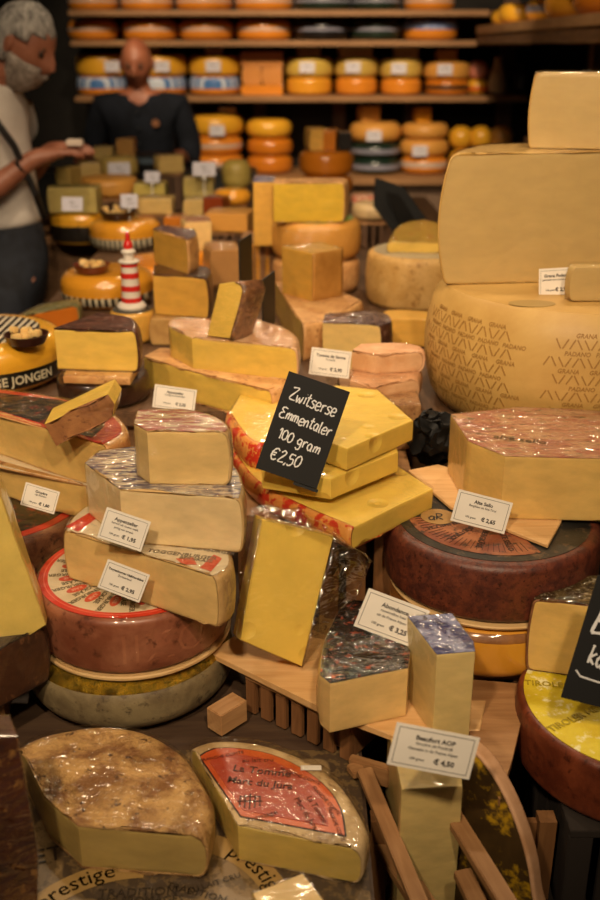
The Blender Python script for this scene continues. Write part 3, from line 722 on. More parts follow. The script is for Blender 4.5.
zc1 = prism('cheese_half', 'yellow half wheel with black and red label, upper half at the left edge',
      [(-70, 396, 'c'), (0, 414, 'c'), (49, 430, 'c'), (107, 446, 'r'), (126, 434, 'r'), (122, 422, 'r'), (108, 412, 'r'), (60, 398, 'r'), (-20, 388, 'r')], (2, 473), zc2 + .003, P_GRU, R_TAN, plain('#C43A28', .4), lab_in=.008)
w1 = [o for o in bpy.data.objects if o.get('label', '').startswith('yellow half wheel with black')][0]
strip(w1, zc1, [(-50, 402), (0, 412), (50, 427), (92, 439), (104, 428), (106, 419), (98, 412), (60, 401), (-20, 392)], LAB_BLACK, 'black_label')
slab('cheese_wedge', 'small yellow wedge with brown rind lying tilted on the black labelled half', [(44, 424, 'c'), (108, 394, 'c'), (115, 404, 'c'), (113, 417, 'c'), (56, 446, 'c')],
     tuple(atz(56, 446, zc1 + .004)), 0, -4, .06, P_YEL, mottled('#8A5A38', '#A87448', '#6A3C28', 30), rcaps=(0, 1), wrap='flat')
# ================================================================== EMMENTAL GROUP (centre)
crate('wooden_crate', 'slatted crate carrying the Emmental blocks in the centre', .045, 1.53, TB, .965, .28, .34, 0, 7)
bar('support_block', 'wooden block under the front of the Emmental blocks', (240, 560), .84, (330, 560), .84, .05, .05, wx, cat='block')
EO = mottled('#C4803E', '#D6984E', '#C23A22', 14, .4, .3, lo=.35, hi=.65)
EMR = mottled('#C27A3A', '#D9974C', '#B8321E', 12, .35, .2, lo=.3, hi=.7, name='printed_orange_rind', t3=(.49, .53))
ze1 = prism('cheese_block', 'big Emmental piece with red printed orange rind, lowest of the centre blocks',
      [(226, 428, 'r'), (236, 457, 'r'), (262, 486, 'r'), (305, 508, 'r'), (352, 528, 'c'), (433, 489, 'c'), (395, 464, 'c'), (320, 432, 'c'), (262, 418, 'c')], None, .9655, P_EMM, EMR, z1=.9995, rcaps=(1, 0), wrap='flat', rnd=.004)
ze2 = prism('cheese_block', 'narrow Emmental slab between the lowest and top blocks, centre',
      [(262, 468, 'c'), (331, 479, 'c'), (398, 452, 'c'), (392, 430, 'c'), (300, 412, 'c')], None, ze1 + .012, P_EMM, None, z1=ze1 + .045, wrap='flat')
prism('cheese_block', 'thin Emmental offcut under the narrow slab behind the chalkboard', [(270, 470, 'c'), (320, 476, 'c'), (380, 452, 'c'), (300, 425, 'c')], None, ze1 + .0015, P_EMM, None, z1=ze1 + .0105, wrap=None)
ze3 = prism('cheese_block', 'thick Emmental slab right of the chalkboard sign, uppermost of the centre blocks',
      [(300, 432, 'c'), (347, 449, 'c'), (413, 420, 'c'), (378, 390, 'c'), (335, 385, 'c')], None, ze2 + .003, P_EMM, None, z1=ze2 + .037, wrap='flat')
prism('cheese_block', 'yellow Emmental piece left of the chalkboard sign', [(228, 415, 'r'), (246, 440, 'r'), (262, 446, 'c'), (300, 430, 'c'), (280, 395, 'c'), (240, 395, 'c')], None, ze1 + .0015, P_EMM, EMR, z1=ze1 + .040, rcaps=(1, 0), wrap='loose')
# orange crumpled bag edge
# leaning emmental in bag
yl = 1.16
slab('cheese_block', 'tall Emmental block in a loose plastic bag leaning on the wooden board, centre',
     [(262, 519, 'c'), (334, 536, 'c'), (302, 667, 'c'), (240, 640, 'c')], tuple(atz(302, 667, .805)), 20, 14, .036, P_EMM, None, wrap='flat', nzamp=.0006)
crate('wooden_crate', 'slatted wooden crate under the leaning Emmental block, centre', .040, 1.209, TB, .79, .185, .15, -38, 7, mat=wood('#6E4828', '#8E623C', axis=2), gap=.010)
bar('wooden_block', 'small pale wooden block between the left stack and the slatted crate', (214, 722), .745, (240, 706), .745, .03, .035, wood('#A87B4E', '#C79A68', axis=0), cat='block')
# board of the centre crate
board('serving_board', 'pale wooden board under the leaning Emmental and the black labelled wedge', [(209, 652), (322, 708), (400, 738), (462, 716), (448, 690), (330, 640), (250, 625)], .7905, .010)
# loose bag around the leaning block
bag_root = [o for o in bpy.data.objects if o.get('label', '').startswith('tall Emmental block')][0]
def flap(edge_a, edge_b, na=14, nb=8, amp=.006, seed=0):
    bm = bmesh.new(); g = []
    def ev(e, t):
        k = t * (len(e) - 1); i = min(int(k), len(e) - 2); f = k - i; a, b = e[i], e[i + 1]
        return aty(a[0], a[1], a[2]).lerp(aty(b[0], b[1], b[2]), f)
    inv = bag_root.matrix_world.inverted()
    for i in range(na + 1):
        row = []
        for j in range(nb + 1):
            p = ev(edge_a, i / na).lerp(ev(edge_b, i / na), j / nb); q = p + noise.noise_vector(Vector((p.x * 60 + seed, p.y * 60, p.z * 60))) * amp * min(1, j / 2)
            row.append(bm.verts.new(inv @ q))
        g.append(row)
    for i in range(na):
        for j in range(nb): bm.faces.new((g[i][j], g[i + 1][j], g[i + 1][j + 1], g[i][j + 1]))
    o = obj('bag_flap', bm, wrapmat('loose'), bag_root, ang=60); solidify(o, .0004)
bpy.context.view_layer.update()
flap([(334, 537, 1.222), (318, 602, 1.19), (303, 664, 1.168)], [(374, 562, 1.235), (346, 620, 1.215), (322, 656, 1.19)])
flap([(262, 520, 1.235), (300, 528, 1.23), (334, 537, 1.222)], [(250, 507, 1.25), (300, 508, 1.25), (374, 562, 1.236)], seed=5)
flap([(262, 520, 1.23), (250, 580, 1.2), (241, 638, 1.17)], [(250, 512, 1.245), (240, 580, 1.21), (234, 640, 1.175)], nb=4, seed=9)
# chalkboard
n_ = None
rt, Mc, Wc, Hc = card('chalkboard_sign', 'black chalkboard sign reading Zwitserse Emmentaler 100 gram €2,50', (289, 371), (350, 392), (256, 468), tuple(aty(318, 492, 1.30)), 0, 22, [], white='#0C0C0D', group=None, border=False, thick=.003)
rt['category'] = 'sign'
for o in list(rt.children):
    if o.name.startswith('clear_holder'): bpy.data.objects.remove(o)
bm = bmesh.new(); cw = plain('#D8D8D8', .9)
chalk(bm, 'Zwitserse', -Wc * .38, Hc * .24, Hc * .125, Hc * .0068, slope=-.06, width=Wc * .78, seed=2)
chalk(bm, 'Emmentaler', -Wc * .43, Hc * .05, Hc * .11, Hc * .0068, slope=-.06, width=Wc * .86, seed=3)
chalk(bm, '100 gram', -Wc * .34, -Hc * .15, Hc * .105, Hc * .0068, slope=-.06, width=Wc * .70, seed=4)
chalk(bm, '€2,50', -Wc * .36, -Hc * .37, Hc * .12, Hc * .0072, slope=0, width=Wc * .50, seed=5)
for v in bm.verts: v.co.z += .001
obj('chalk_writing', bm, cw, rt.children[0])
bm = bmesh.new(); box(bm, (Wc * .33, -Hc * .52, -.022), (Wc * .4, .004, .05)); obj('stand_foot', bm, plain('#101010', .3), rt, smooth=False)
# ================================================================== RIGHT SIDE
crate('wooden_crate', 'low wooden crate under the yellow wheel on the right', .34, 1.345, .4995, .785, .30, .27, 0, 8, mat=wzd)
board('serving_board', 'wooden plank running to the front under the yellow wheel', [(462, 678), (530, 684), (512, 760), (500, 800), (470, 740)], .7705, .012, mat=wood('#8C623A', '#A87D50', axis=0))
zy, cY, rY = wheel_px('whole_cheese', 'orange yellow wheel underneath the dark brown wheel on the right', 392, 577, 682, .7865, plain('#D8972E', .35, coat=.3), h=.080, rnd=.02, bulge=.004, wrap='flat', band=mottled('#7A4A1C', '#9A6428', None, 20), bz=(.80, .93))
zd = zy + .003
bm = bmesh.new(); lathe(bm, [(0, 0), (rY * 1.05, 0), (rY * 1.06, .003), (rY * 1.05, .005), (0, .005)], 64); o = obj('wooden_disc', bm, wood('#C9A066', '#DDBB84')); o.location = (cY.x + .004, cY.y + .01, zd)
tag(o, 'pale wooden disc between the brown and yellow wheels on the right', 'board')
zd += .0055
rBr = .158; cBr = Vector((cY.x + .006, cY.y + .022, zd)); HB = .092
br = wheel('whole_cheese', 'large dark brown wheel with worn black and red label on the right', cBr, rBr, HB, mottled('#48221A', '#6A3422', '#34160E', 60, .45, .5, .002), rnd=.012, bulge=.003, top=mottled('#1B1A18', '#2E2C28', '#5E4A38', 20, .35, .2), tr=.90)
# label segment in red/brown plus lettering
bm = bmesh.new(); n = 20; a0, a1 = math.pi * 1.02, math.pi * 1.62; top = HB + .0014
c0 = bm.verts.new((0, .02, top)); pv = [bm.verts.new((rBr * .80 * math.cos(a0 + (a1 - a0) * i / n), rBr * .80 * math.sin(a0 + (a1 - a0) * i / n), top)) for i in range(n + 1)]
for i in range(n): bm.faces.new((c0, pv[i], pv[i + 1]))
obj('label_segment', bm, mottled('#7A3C28', '#A06440', '#3E2A20', 26, .4, .2), br, smooth=False)
bm = bmesh.new()
for k, s in enumerate(['ALTE SELLO', 'BERGKÄSE', 'SÜDTIROL', 'HEUMILCH']):
    a = -math.pi * (.42 + .13 * k) - .2
    add_text(bm, s, .012, Matrix.Rotation(a, 4, 'Z') @ T2(rBr * .52, 0, top + .0006, 0), bold=.0003)
for k in range(26):
    a = math.pi * (1.03 + .022 * k); box(bm, (0, 0, 0), (.026, .0007, .0003), M=Matrix.Rotation(a, 4, 'Z') @ Matrix.Translation((rBr * .66, 0, top + .0004)))
obj('label_lettering', bm, plain('#3A2218', .6), br, smooth=False)
bm = bmesh.new(); lathe(bm, [(0, 0), (.026, 0), (.026, .0004), (0, .0004)], 28, M=Matrix.Translation((-rBr * .52, -.005, top + .0005))); obj('round_emblem', bm, plain('#A07C48', .4), br)
bm = bmesh.new(); chalk(bm, 'aR', -.016, -.012, .02, .0012)
for v in bm.verts: v.co += Vector((-rBr * .52, -.005, top + .0008))
obj('emblem_lettering', bm, plain('#1E1512', .6), br)
bm = bmesh.new(); add_text(bm, 'IRINI', .017, T2(rBr * .42, -rBr * .42, top + .0006, .75), bold=.0002); obj('gold_lettering', bm, plain('#8A6A3A', .5), br, smooth=False)
zt = zd + HB
board('serving_board', 'thin wooden wedge board between the brown wheel and the big wedge', [(408, 470), (438, 464), (560, 500), (562, 520), (548, 545), (450, 506)], zt + .0020, .006)
ze6 = prism('cheese_wedge', 'large pale wedge with crumpled pink and green label lying on the brown wheel, right',
      [(451, 415, 'c'), (468, 441, 'c'), (505, 457, 'c'), (600, 459, 'c'), (680, 457, 'r'), (660, 425, 'r'), (600, 412, 'r'), (520, 408, 'c')], (3, 521), zt + .0085, P_GRU, None, mottled('#B06A58', '#C79A78', '#4E5A40', 20, .3, 1.0, .008, lo=.44, hi=.56, stretch=(1, 2.5, 1)), wrap='clear', lab_in=.0)
w6 = [o for o in bpy.data.objects if o.get('label', '').startswith('large pale wedge with crumpled')][0]
print3(w6, ze6, [('alte sello', 520, 441, .022, -.35)], '#2E2418')
# grana wheels
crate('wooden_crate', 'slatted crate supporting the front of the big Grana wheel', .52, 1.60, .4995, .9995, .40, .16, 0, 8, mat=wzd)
gz0 = 1.0015; cg, rg, hg = wheel_geom(419, 722, 420, gz0, h=.222)
def gprof(r, h): return [(0, 0), (r * .86, 0), (r * .90, .006)] + [(r * (.90 + .10 * math.sin(math.pi * (k + .6) / 11.2) ** .8), .006 + (h - .012) * k / 10) for k in range(1, 10)] + [(r * .90, h - .006), (r * .88, h - .001), (r * .8, h), (0, h)]
cg.y = 1.80; cg.x = .505; rg = .272
gr = empty('grana_cheese', (cg.x, cg.y, gz0), 'huge barrel shaped Grana Padano wheel with dotted diamond rind marks, right', 'cheese')
bm = bmesh.new(); lathe(bm, gprof(rg, hg), 96); grd = obj('rind', bm, R_GRANA, gr)
def grad(z):
    P = gprof(rg, hg)
    for (r0, z0_), (r1, z1_) in zip(P, P[1:]):
        if z0_ <= z <= z1_ and z1_ > z0_: return r0 + (r1 - r0) * (z - z0_) / (z1_ - z0_)
    return rg * .9
def gmap(v): a = v.x / rg - math.pi / 2; r = grad(v.y) + .0005 + v.z * .6; return Vector((r * math.cos(a), r * math.sin(a), v.y))
bm = bmesh.new()
def dash(x0, y0, x1, y1, wd=.0028):
    d = Vector((x1 - x0, y1 - y0, 0)); L = d.length; M = Matrix.Translation(((x0 + x1) / 2, (y0 + y1) / 2, 0)) @ Matrix.Rotation(math.atan2(d.y, d.x), 4, 'Z')
    n0 = len(bm.verts); box(bm, (0, 0, 0), (L, wd, .0006), M=M); bm.verts.ensure_lookup_table()
    for v in bm.verts[n0:]: v.co = gmap(v.co)
for (xa, xb) in ((-.42, -.165), (-.115, .25)):
    row = 0; y = .026
    while y < hg - .035:
        x = xa + (row % 2) * .016
        while x < xb - .02:
            y2 = y + (x - xa) * .0
            kx = int(round((x - xa) / .023)); a_, b_ = (0, .015) if kx % 2 else (.015, 0)
            dash(x, y2 + b_, x + .0085, y2 + a_, .0022); dash(x + .0115, y2 + a_, x + .020, y2 + b_, .0022)
            x += .023
        xx = xa + .02 + (row % 3) * .012
        while xx < xb - .02:
            add_text(bm, 'GRANA' if row % 2 else 'PADANO', .0100, T2(xx + .02, y + .021), fmap=gmap, bold=.0002, shear=.2); xx += .050
        y += .0285; row += 1
obj('rind_marks', bm, plain('#9C7234', .6), grd, smooth=False)
bm = bmesh.new(); lathe(bm, [(0, 0), (.03, 0), (.03, .0004), (0, .0004)], 24, M=Matrix.Translation((-.12, -.17, hg + .0003)) @ Matrix.Diagonal((1.3, .8, 1, 1))); obj('dark_stamp', bm, plain('#A88A4E', .6), gr)
zg = gz0 + hg
zh = prism('grana_half', 'huge half Grana wheel in glossy film standing on the barrel shaped wheel',
      [(452, 155, 'c'), (720, 152, 'r'), (722, 148, 'r'), (700, 145, 'r'), (600, 143, 'r'), (500, 144, 'r'), (464, 149, 'r')], (0, 284), zg + .002, P_GRANA, R_GRANA, wrap='flat', bulge=.018, rnd=.008, rcaps=(1, 1))
block('grana_piece', 'square Grana block in film on top of the half wheel, upper right', 531, 700, 74, 150, zh + .003, .13, P_GRANA, wrap='clear', yaw=-17, bulge=.006, kinds='crcr', rm=R_GRANA, rcaps=(0, 0))
block('cheese_block', 'small wrapped Grana chunk standing on the ledge beside its price tag', 571, 618, 267, 301, zg + .002, .03, P_GRANA, wrap='clear', yaw=0)
# second wheel with wrapped pieces (behind, left of Grana)
zw, cw_, rw_ = wheel_px('whole_cheese', 'tan speckled wheel left of the Grana wheel with wrapped pieces on top', 368, 470, 313, PL, mottled('#C99C56', '#D9B06C', '#A87A3C', 24), yt=260, rnd=.014, bulge=.006, top=plain('#B8A888', .35), tr=.9)
prism('cheese_half', 'flat yellow wrapped half with red label on the tan speckled wheel', [(389, 243, 'c'), (450, 244, 'r'), (449, 230, 'r'), (425, 221, 'r'), (400, 226, 'r')], (0, 252), zw + .002, P_YEL, P_YEL, mottled('#C9A23C', '#D8B24C', '#C03A24', 16), lab_in=0)
block('cheese_block', 'amber cheese block standing in front of the tan speckled wheel', 384, 428, 319, 346, PL + .002, .08, P_DEEP, yaw=-8)
# plank support
prism('cheese_wedge', 'pale cheese wedge under the tan speckled wheel', [(366, 330, 'c'), (400, 342, 'c'), (425, 340, 'c'), (425, 318, 'c'), (380, 316, 'c')], None, PL - .0, P_DEEP, None, z1=PL + .0, wrap=None) if False else None
# register display
pm_ = aty(402, 222, 3.0)
dsp = slab('register_display', 'black tilted back of a till screen behind the tan wheel', [(375, 177, 'c'), (404, 187, 'c'), (436, 232, 'c'), (396, 236, 'c'), (373, 206, 'c')], (pm_.x, 3.0, pm_.z), -12, 18, .06, mottled('#050505', '#0A0908', None, 20, .6, .1, spec=.12), None, wrap=None, cat='screen', nzamp=0)
for ch in dsp.children: ch.name = 'housing'
bm = bmesh.new(); b0_ = aty(408, 236, 3.06)
tube(bm, [(b0_.x, 3.09, PL + .002), (b0_.x, 3.09, b0_.z - .002)], .02, 12); lathe(bm, [(0, 0), (.07, 0), (.07, .012), (0, .012)], 24, M=Matrix.Translation((b0_.x, 3.09, PL + .002)))
bpy.context.view_layer.update(); bm.transform(dsp.matrix_world.inverted()); obj('stand', bm, plain('#151413', .5), dsp)
bm = bmesh.new(); q_ = [aty(x, y, 2.985) for x, y in ((386, 192), (400, 196), (418, 224), (400, 226))]
lo = [bm.verts.new(p) for p in q_]; hi = [bm.verts.new(p + Vector((0, .02, 0))) for p in q_]; bm.faces.new(lo); bm.faces.new(hi)
for k in range(4): bm.faces.new((lo[k], lo[(k + 1) % 4], hi[(k + 1) % 4], hi[k]))
bm.transform(dsp.matrix_world.inverted()); obj('back_panel', bm, mottled('#0C0B0A', '#12100E', None, 20, .6, .1, spec=.12), dsp, smooth=False)
# right wedge, yellow label wheel, black sign
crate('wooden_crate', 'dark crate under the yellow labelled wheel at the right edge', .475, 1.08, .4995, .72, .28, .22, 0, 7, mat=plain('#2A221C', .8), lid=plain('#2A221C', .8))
zq, cq, rq = wheel_px('whole_cheese', 'reddish brown wheel with bright yellow label at the right edge', 518, 752, 838, .7205, mottled('#5E2A18', '#7E3E24', '#4A2012', 20, .4, .3), h=.088, rnd=.010, bulge=.003, top=mottled('#C9AE14', '#DCC832', '#EDE6B0', 16, .35, .3), tr=.955)
yq = [o for o in bpy.data.objects if o.get('label', '').startswith('reddish brown wheel with bright')][0]
bm = bmesh.new(); add_text(bm, 'HEUMILCHKÄSE', .030, T2(0, .045, 0), fmap=lambda v: onrim(v, rq + .002, -math.pi / 2 - .75), bold=-.0006); obj('embossed_lettering', bm, plain('#8A4A2C', .45), yq, smooth=False)
bm = bmesh.new()
for k in range(9): add_text(bm, 'TIROLER HEUMILCH', .016, Matrix.Rotation(k * .7, 4, 'Z') @ T2(rq * .5, 0, .0895 + .0006, .2 + math.pi), bold=.0002)
obj('label_lettering', bm, plain('#A8951C', .5), yq, smooth=False)
z9 = prism('cheese_wedge', 'yellow wedge with shiny wrapped brown top on the yellow labelled wheel, right edge',
      [(534, 599, 'c'), (594, 607, 'c'), (640, 600, 'r'), (640, 584, 'r'), (600, 577, 'r'), (562, 583, 'r')], (1, 678), zq + .002, P_GRU, R_BROWN, mottled('#3E3420', '#6A5A38', '#C0B498', 44, .25, 1.0, .005), lab_in=0)
rt2, M2, W2, H2 = card('chalkboard_sign', 'black chalkboard sign cut off by the right edge, starting with B', (598, 575), (655, 590), (565, 698), tuple(aty(566, 704, 1.02)), 0, 16, [], white='#0C0C0D', group=None, border=False, thick=.003)
rt2['category'] = 'sign'
for o in list(rt2.children):
    if o.name.startswith('clear_holder'): bpy.data.objects.remove(o)
bm = bmesh.new(); chalk(bm, 'Berk', -W2 * .36, H2 * .06, H2 * .20, H2 * .012, slope=0, width=W2 * .9, seed=8)
chalk(bm, 'kaas', -W2 * .26, -H2 * .18, H2 * .15, H2 * .010, slope=-.1, width=W2 * .6, seed=9)
tube(bm, [(-W2 * .40, -H2 * .26, .0009), (-W2 * .3, -H2 * .30, .0009), (0, -H2 * .31, .0009), (W2 * .4, -H2 * .30, .0009)], H2 * .009, 6)
for v in bm.verts: v.co.z += .001
obj('chalk_writing', bm, cw, rt2.children[0])
# wedges front right of centre
z13 = prism('cheese_wedge', 'cut wedge with shiny black and orange label on the pale board, centre right',
      [(320, 676, 'c'), (330, 684, 'c'), (408, 668, 'c'), (412, 640, 'c'), (396, 604, 'c'), (345, 600, 'r'), (325, 640, 'r')], (1, 733), .8010, P_PALE, None, mottled('#141210', '#3A342C', '#B04A2A', 26, .25, 1.0, .005, lo=.4, hi=.66), wrap='clear', lab_in=0)
z12 = prism('cheese_wedge', 'tall narrow wedge with crinkled blue wrapper on top, standing right of the pale board',
      [(408, 617, 'c'), (437, 655, 'c'), (475, 652, 'c'), (473, 642, 'c'), (452, 614, 'c')], (1, 745), .785, paste('#D9BF80'), None, FOIL_BLUE, wrap='clear', lab_in=0)
board('serving_board', 'small wooden ledge under the tall blue topped wedge', [(400, 730), (480, 730), (486, 700), (400, 700)], .772, .012)
# Beaufort in a lower crate
z14 = prism('cheese_wedge', 'tall Beaufort wedge standing between crate slats behind its price tag, bottom',
      [(388, 728, 'c'), (402, 790, 'c'), (463, 786, 'c'), (462, 772, 'c'), (425, 722, 'c')], None, .56, P_BEAU, R_TAN, z1=.795, wrap='flat', rcaps=(0, 0))
w14 = [o for o in bpy.data.objects if o.get('label', '').startswith('tall Beaufort')][0]
lcr = empty('wooden_crate', (.21, .90, .4995), 'open crate with slanting slats holding the Beaufort wedge, bottom right', 'crate', None)
for a in [((364, 770), .745, (420, 905), .70, .020, .010), ((350, 772), .735, (362, 768), .735, .02, .01), ((440, 795), .74, (512, 912), .72, .022, .012), ((380, 838), .66, (430, 915), .64, .03, .012), ((350, 765), .73, (395, 778), .73, .012, .03), ((462, 872), .70, (490, 930), .69, .022, .012)]:
    bar('slat', None, a[0], a[1], a[2], a[3], a[4], a[5], wx, parent=lcr)
bm = bmesh.new(); box(bm, (0, 0, .03), (.24, .26, .02)); obj('bottom_board', bm, wxd, lcr, smooth=False)
for sx in (-1, 1):
    for sy in (-1, 1):
        bm = bmesh.new(); box(bm, (sx * .108, sy * .118, .10), (.022, .022, .2)); obj('corner_post', bm, wz, lcr, smooth=False)
for k in range(2):
    bm = bmesh.new(); box(bm, (0, .125, .10 + k * .07), (.22, .01, .035)); obj('slat', bm, wz, lcr, smooth=False)
slab('cheese_half', 'upright half wheel with tan rind edge and yellow dark label, leaning at bottom right',
     [(452, 790, 'c'), (463, 742, 'r'), (482, 758, 'r'), (506, 795, 'r'), (524, 840, 'r'), (534, 890, 'r'), (536, 950, 'r'), (452, 985, 'c')], (.17, 1.0, .70), -38, 8, .022,
     mottled('#3A2A14', '#4E3A1C', '#B08A1A', 10, .4, .2, lo=.4, hi=.6), mottled('#B98A62', '#CFA27C', None, 18, .6, .2), wrap=None, rt=.002, rnd=.003, bulge=0)
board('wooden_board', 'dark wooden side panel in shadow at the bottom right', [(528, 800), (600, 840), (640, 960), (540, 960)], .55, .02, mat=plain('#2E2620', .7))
# ================================================================== UPPER CENTRE / LEFT (display table)
z_d1 = prism('cheese_wedge', 'long yellow wedge with pink rind top, under the similar one behind the small white tag',
      [(144, 358, 'c'), (194, 373, 'c'), (270, 392, 'r'), (285, 385, 'r'), (280, 368, 'r'), (230, 350, 'c'), (160, 350, 'c')], (0, 386), PL + .002, P_YEL, R_TAN, wrap='clear')
z_d2 = prism('cheese_wedge', 'long yellow wedge with pink rind top, upper of two, carrying the small upright wedge',
      [(169, 327, 'c'), (192, 338, 'c'), (296, 349, 'r'), (297, 338, 'r'), (285, 328, 'r'), (262, 320, 'c'), (172, 320, 'c')], (1, 369), z_d1 + .003, P_YEL, mottled('#C9986C', '#D9B088', '#B07A50', 24), wrap='clear')
slab('cheese_wedge', 'small upright yellow wedge with brown rind standing on the long wedge',
     [(219, 284, 'c'), (238, 282, 'r'), (246, 290, 'r'), (233, 339, 'c'), (207, 336, 'c')], tuple(aty(220, 338, atz(220, 338, z_d2 + .004).y)), -28, 8, .07, P_YEL, R_BROWN, wrap='clear')
# riser for stacked blocks
b0 = block('cheese_block', 'wrapped tan block under the two stacked yellow blocks, left of centre', 152, 212, 319, 345, PL + .002, .12, mottled('#B08448', '#C9A05E', None, 20), wrap='clear')
pb = prism('cheese_block', 'yellow block with dark foil top, lower of two stacked right of the lighthouse',
      [(153, 275, 'c'), (207, 279, 'r'), (211, 274, 'r'), (207, 268, 'r'), (190, 265, 'c'), (155, 266, 'c')], (0, 314), b0 + .003, P_DEEP, FOIL_DARK, FOIL_DARK, lab_in=0)
prism('cheese_block', 'yellow block with purple foil top, upper of two stacked right of the lighthouse',
      [(153, 230, 'c'), (187, 240, 'r'), (196, 236, 'r'), (194, 230, 'c'), (162, 226, 'c')], (0, 263), pb + .003, P_DEEP, R_TAN, mottled('#4A2A3A', '#8A6A70', None, 40, .3), lab_in=0)
zl, cl, rl = wheel_px('whole_cheese', 'small yellow wheel with grey top under the toy lighthouse', 112, 154, 345, PL + .002, P_DEEP, yt=314, rnd=.01, bulge=.003, top=plain('#4A4A44', .5), tr=.92, wrap='flat')
# lighthouse
lh = empty('toy_lighthouse', (cl.x - .0, cl.y, zl + .0025), 'small red and white striped toy lighthouse on a cheese wheel', 'lighthouse')
wht, rdd = plain('#DCD2C4', .45), plain('#C8251E', .35)
hL = aty(131, 232, cl.y).z - zl - .003; k = hL / .2
def seg(name, prof, m, n=32):
    bm = bmesh.new(); lathe(bm, [(r * k, z_ * k) for r, z_ in prof], n); return obj(name, bm, m, lh)
seg('base', [(0, 0), (.037, 0), (.039, .006), (.034, .014), (.027, .018), (0, .018)], wht)
rr_ = lambda z_: .0255 - .045 * (z_ - .018)
zz_ = .018
for i_, (hh, m_) in enumerate([(.012, rdd), (.018, wht), (.014, rdd), (.020, wht), (.014, rdd), (.016, wht), (.008, rdd)]):
    seg('red_band' if m_ is rdd else 'white_band', [(0, zz_), (rr_(zz_) + (.0015 if m_ is rdd else 0), zz_), (rr_(zz_ + hh) + (.0015 if m_ is rdd else 0), zz_ + hh), (0, zz_ + hh)], m_); zz_ += hh
seg('gallery', [(0, zz_), (.027, zz_ + .002), (.028, zz_ + .006), (.024, zz_ + .009), (0, zz_ + .009)], wht); zz_ += .009
seg('lantern_room', [(0, zz_), (.014, zz_), (.014, zz_ + .018), (0, zz_ + .018)], wht); zz_ += .018
seg('upper_gallery', [(0, zz_), (.019, zz_), (.019, zz_ + .005), (.012, zz_ + .011), (0, zz_ + .011)], wht); zz_ += .011
seg('red_cap', [(0, zz_), (.012, zz_), (.013, zz_ + .008), (.010, zz_ + .018), (.006, zz_ + .022), (.006, .194), (.003, .2), (0, .2)], rdd)
# pillar
zp = prism('cheese_wedge', 'pale rinded wedge with its corner towards the viewer, under the square yellow block',
      [(275, 283, 'c'), (303, 326, 'r'), (335, 318, 'r'), (361, 302, 'c'), (340, 292, 'c')], (1, 360), PL + .002, P_YEL, R_TAN, wrap='clear')
prism('cheese_block', 'square yellow block standing corner forward on the pale rinded wedge',
      [(282, 247, 'c'), (313, 254, 'r'), (343, 249, 'c'), (320, 243, 'c')], (1, 302), zp + .003, P_DEEP, mottled('#B07A34', '#C48E44', None, 20), wrap='clear', rcaps=(0, 0), bulge=0, rnd=.002)
zq1, cp, rp = wheel_px('whole_cheese', 'tan wheel at the foot of the tall pile behind the square block', 274, 358, 298, PL + .002, R_TAN, h=.09, rnd=.02, bulge=.004)
zq2 = zq1 + .002 + .10
wheel('whole_cheese', 'golden wheel with a green paper strip under the big yellow piece', (cp.x, cp.y, zq1 + .002), rp, .10, TANW, rnd=.018, bulge=.006, top=plain('#5E8A2E', .4), tr=.86, wrap='clear')
block('cheese_piece', 'big rounded yellow piece at the top of the tall pile, centre', 274, 343, 183, 222, zq2 + .003, .10, paste('#D9B234'), wrap='flat', rm=R_TAN, yaw=0, kinds='crrc')
crate('wooden_crate', 'small crate in the rear middle of the table', bx_(262, 2.75, 1.1), 2.86, PL + .001, 1.12, .12, .16, 0, 5)
block('cheese_wedge', 'narrow yellow wedge with blue wrapped top left of the tall pile', 254, 275, 182, 246, 1.122, .12, P_DEEP, wrap='clear', lm=FOIL_BLUE, kinds='cccc')
block('cheese_piece', 'orange wrapped chunk below the narrow wedge', 246, 272, 243, 283, PL + .002, .08, plain('#DB9A34', .3), wrap='loose', yaw=10)
# D7 / D8
z7 = prism('cheese_wedge', 'pale wedge with dark purple film top behind the centre tag',
      [(323, 323, 'c'), (380, 326, 'r'), (391, 322, 'r'), (384, 314, 'r'), (360, 312, 'c'), (325, 315, 'c')], (0, 368), PL + .002, paste('#E0C078'), FOIL_DARK, mottled('#3E2630', '#9A8684', None, 40, .25), lab_in=0)
crate('wooden_crate', 'low crate below the stacked pinkish cheese halves', .145, 1.83, PL + .001, 1.03, .14, .12, 0, 5)
zz1 = prism('cheese_half', 'pinkish rinded half, second from the top of the stack right of the centre tag',
      [(350, 381, 'c'), (372, 388, 'c'), (417, 380, 'r'), (419, 368, 'r'), (400, 358, 'c'), (356, 362, 'c')], (1, 408), 1.032, mottled('#D09A6A', '#DDB084', None, 20), mottled('#C08A5E', '#D6A47A', None, 22), wrap='clear')
prism('cheese_half', 'pinkish rinded half on top of the stack right of the centre tag',
      [(352, 352, 'c'), (376, 356, 'c'), (421, 353, 'r'), (420, 348, 'r'), (400, 344, 'r'), (362, 345, 'c')], (1, 374), zz1 + .003, mottled('#D09A6A', '#DDB084', None, 20), mottled('#C9946A', '#DCAE86', None, 22), wrap='clear')
block('cheese_half', 'dotted brown rinded half under the Emmental, right side of the centre', 384, 419, 405, 450, .967, .09, mottled('#8A5C34', '#B08454', '#5A3820', 50), wrap='clear') 
# near-black lump added as the shade of a mostly empty gap
bm = bmesh.new(); bmesh.ops.create_icosphere(bm, subdivisions=4, radius=.05)
for v in bm.verts: v.co = Vector((v.co.x * .9, v.co.y * .8, v.co.z * 1.0)) + noise.noise_vector(v.co * 45) * .016 + noise.noise_vector(v.co * 110) * .006
bg = obj('dark_gap_fill', bm, mottled('#070606', '#0C0B0A', None, 20, .5, .1, spec=.2)); bg.location = (.228, 1.58, 1.005); tag(bg, 'crumpled black lump added as shade in the gap left of the big Grana wheel', 'bag')
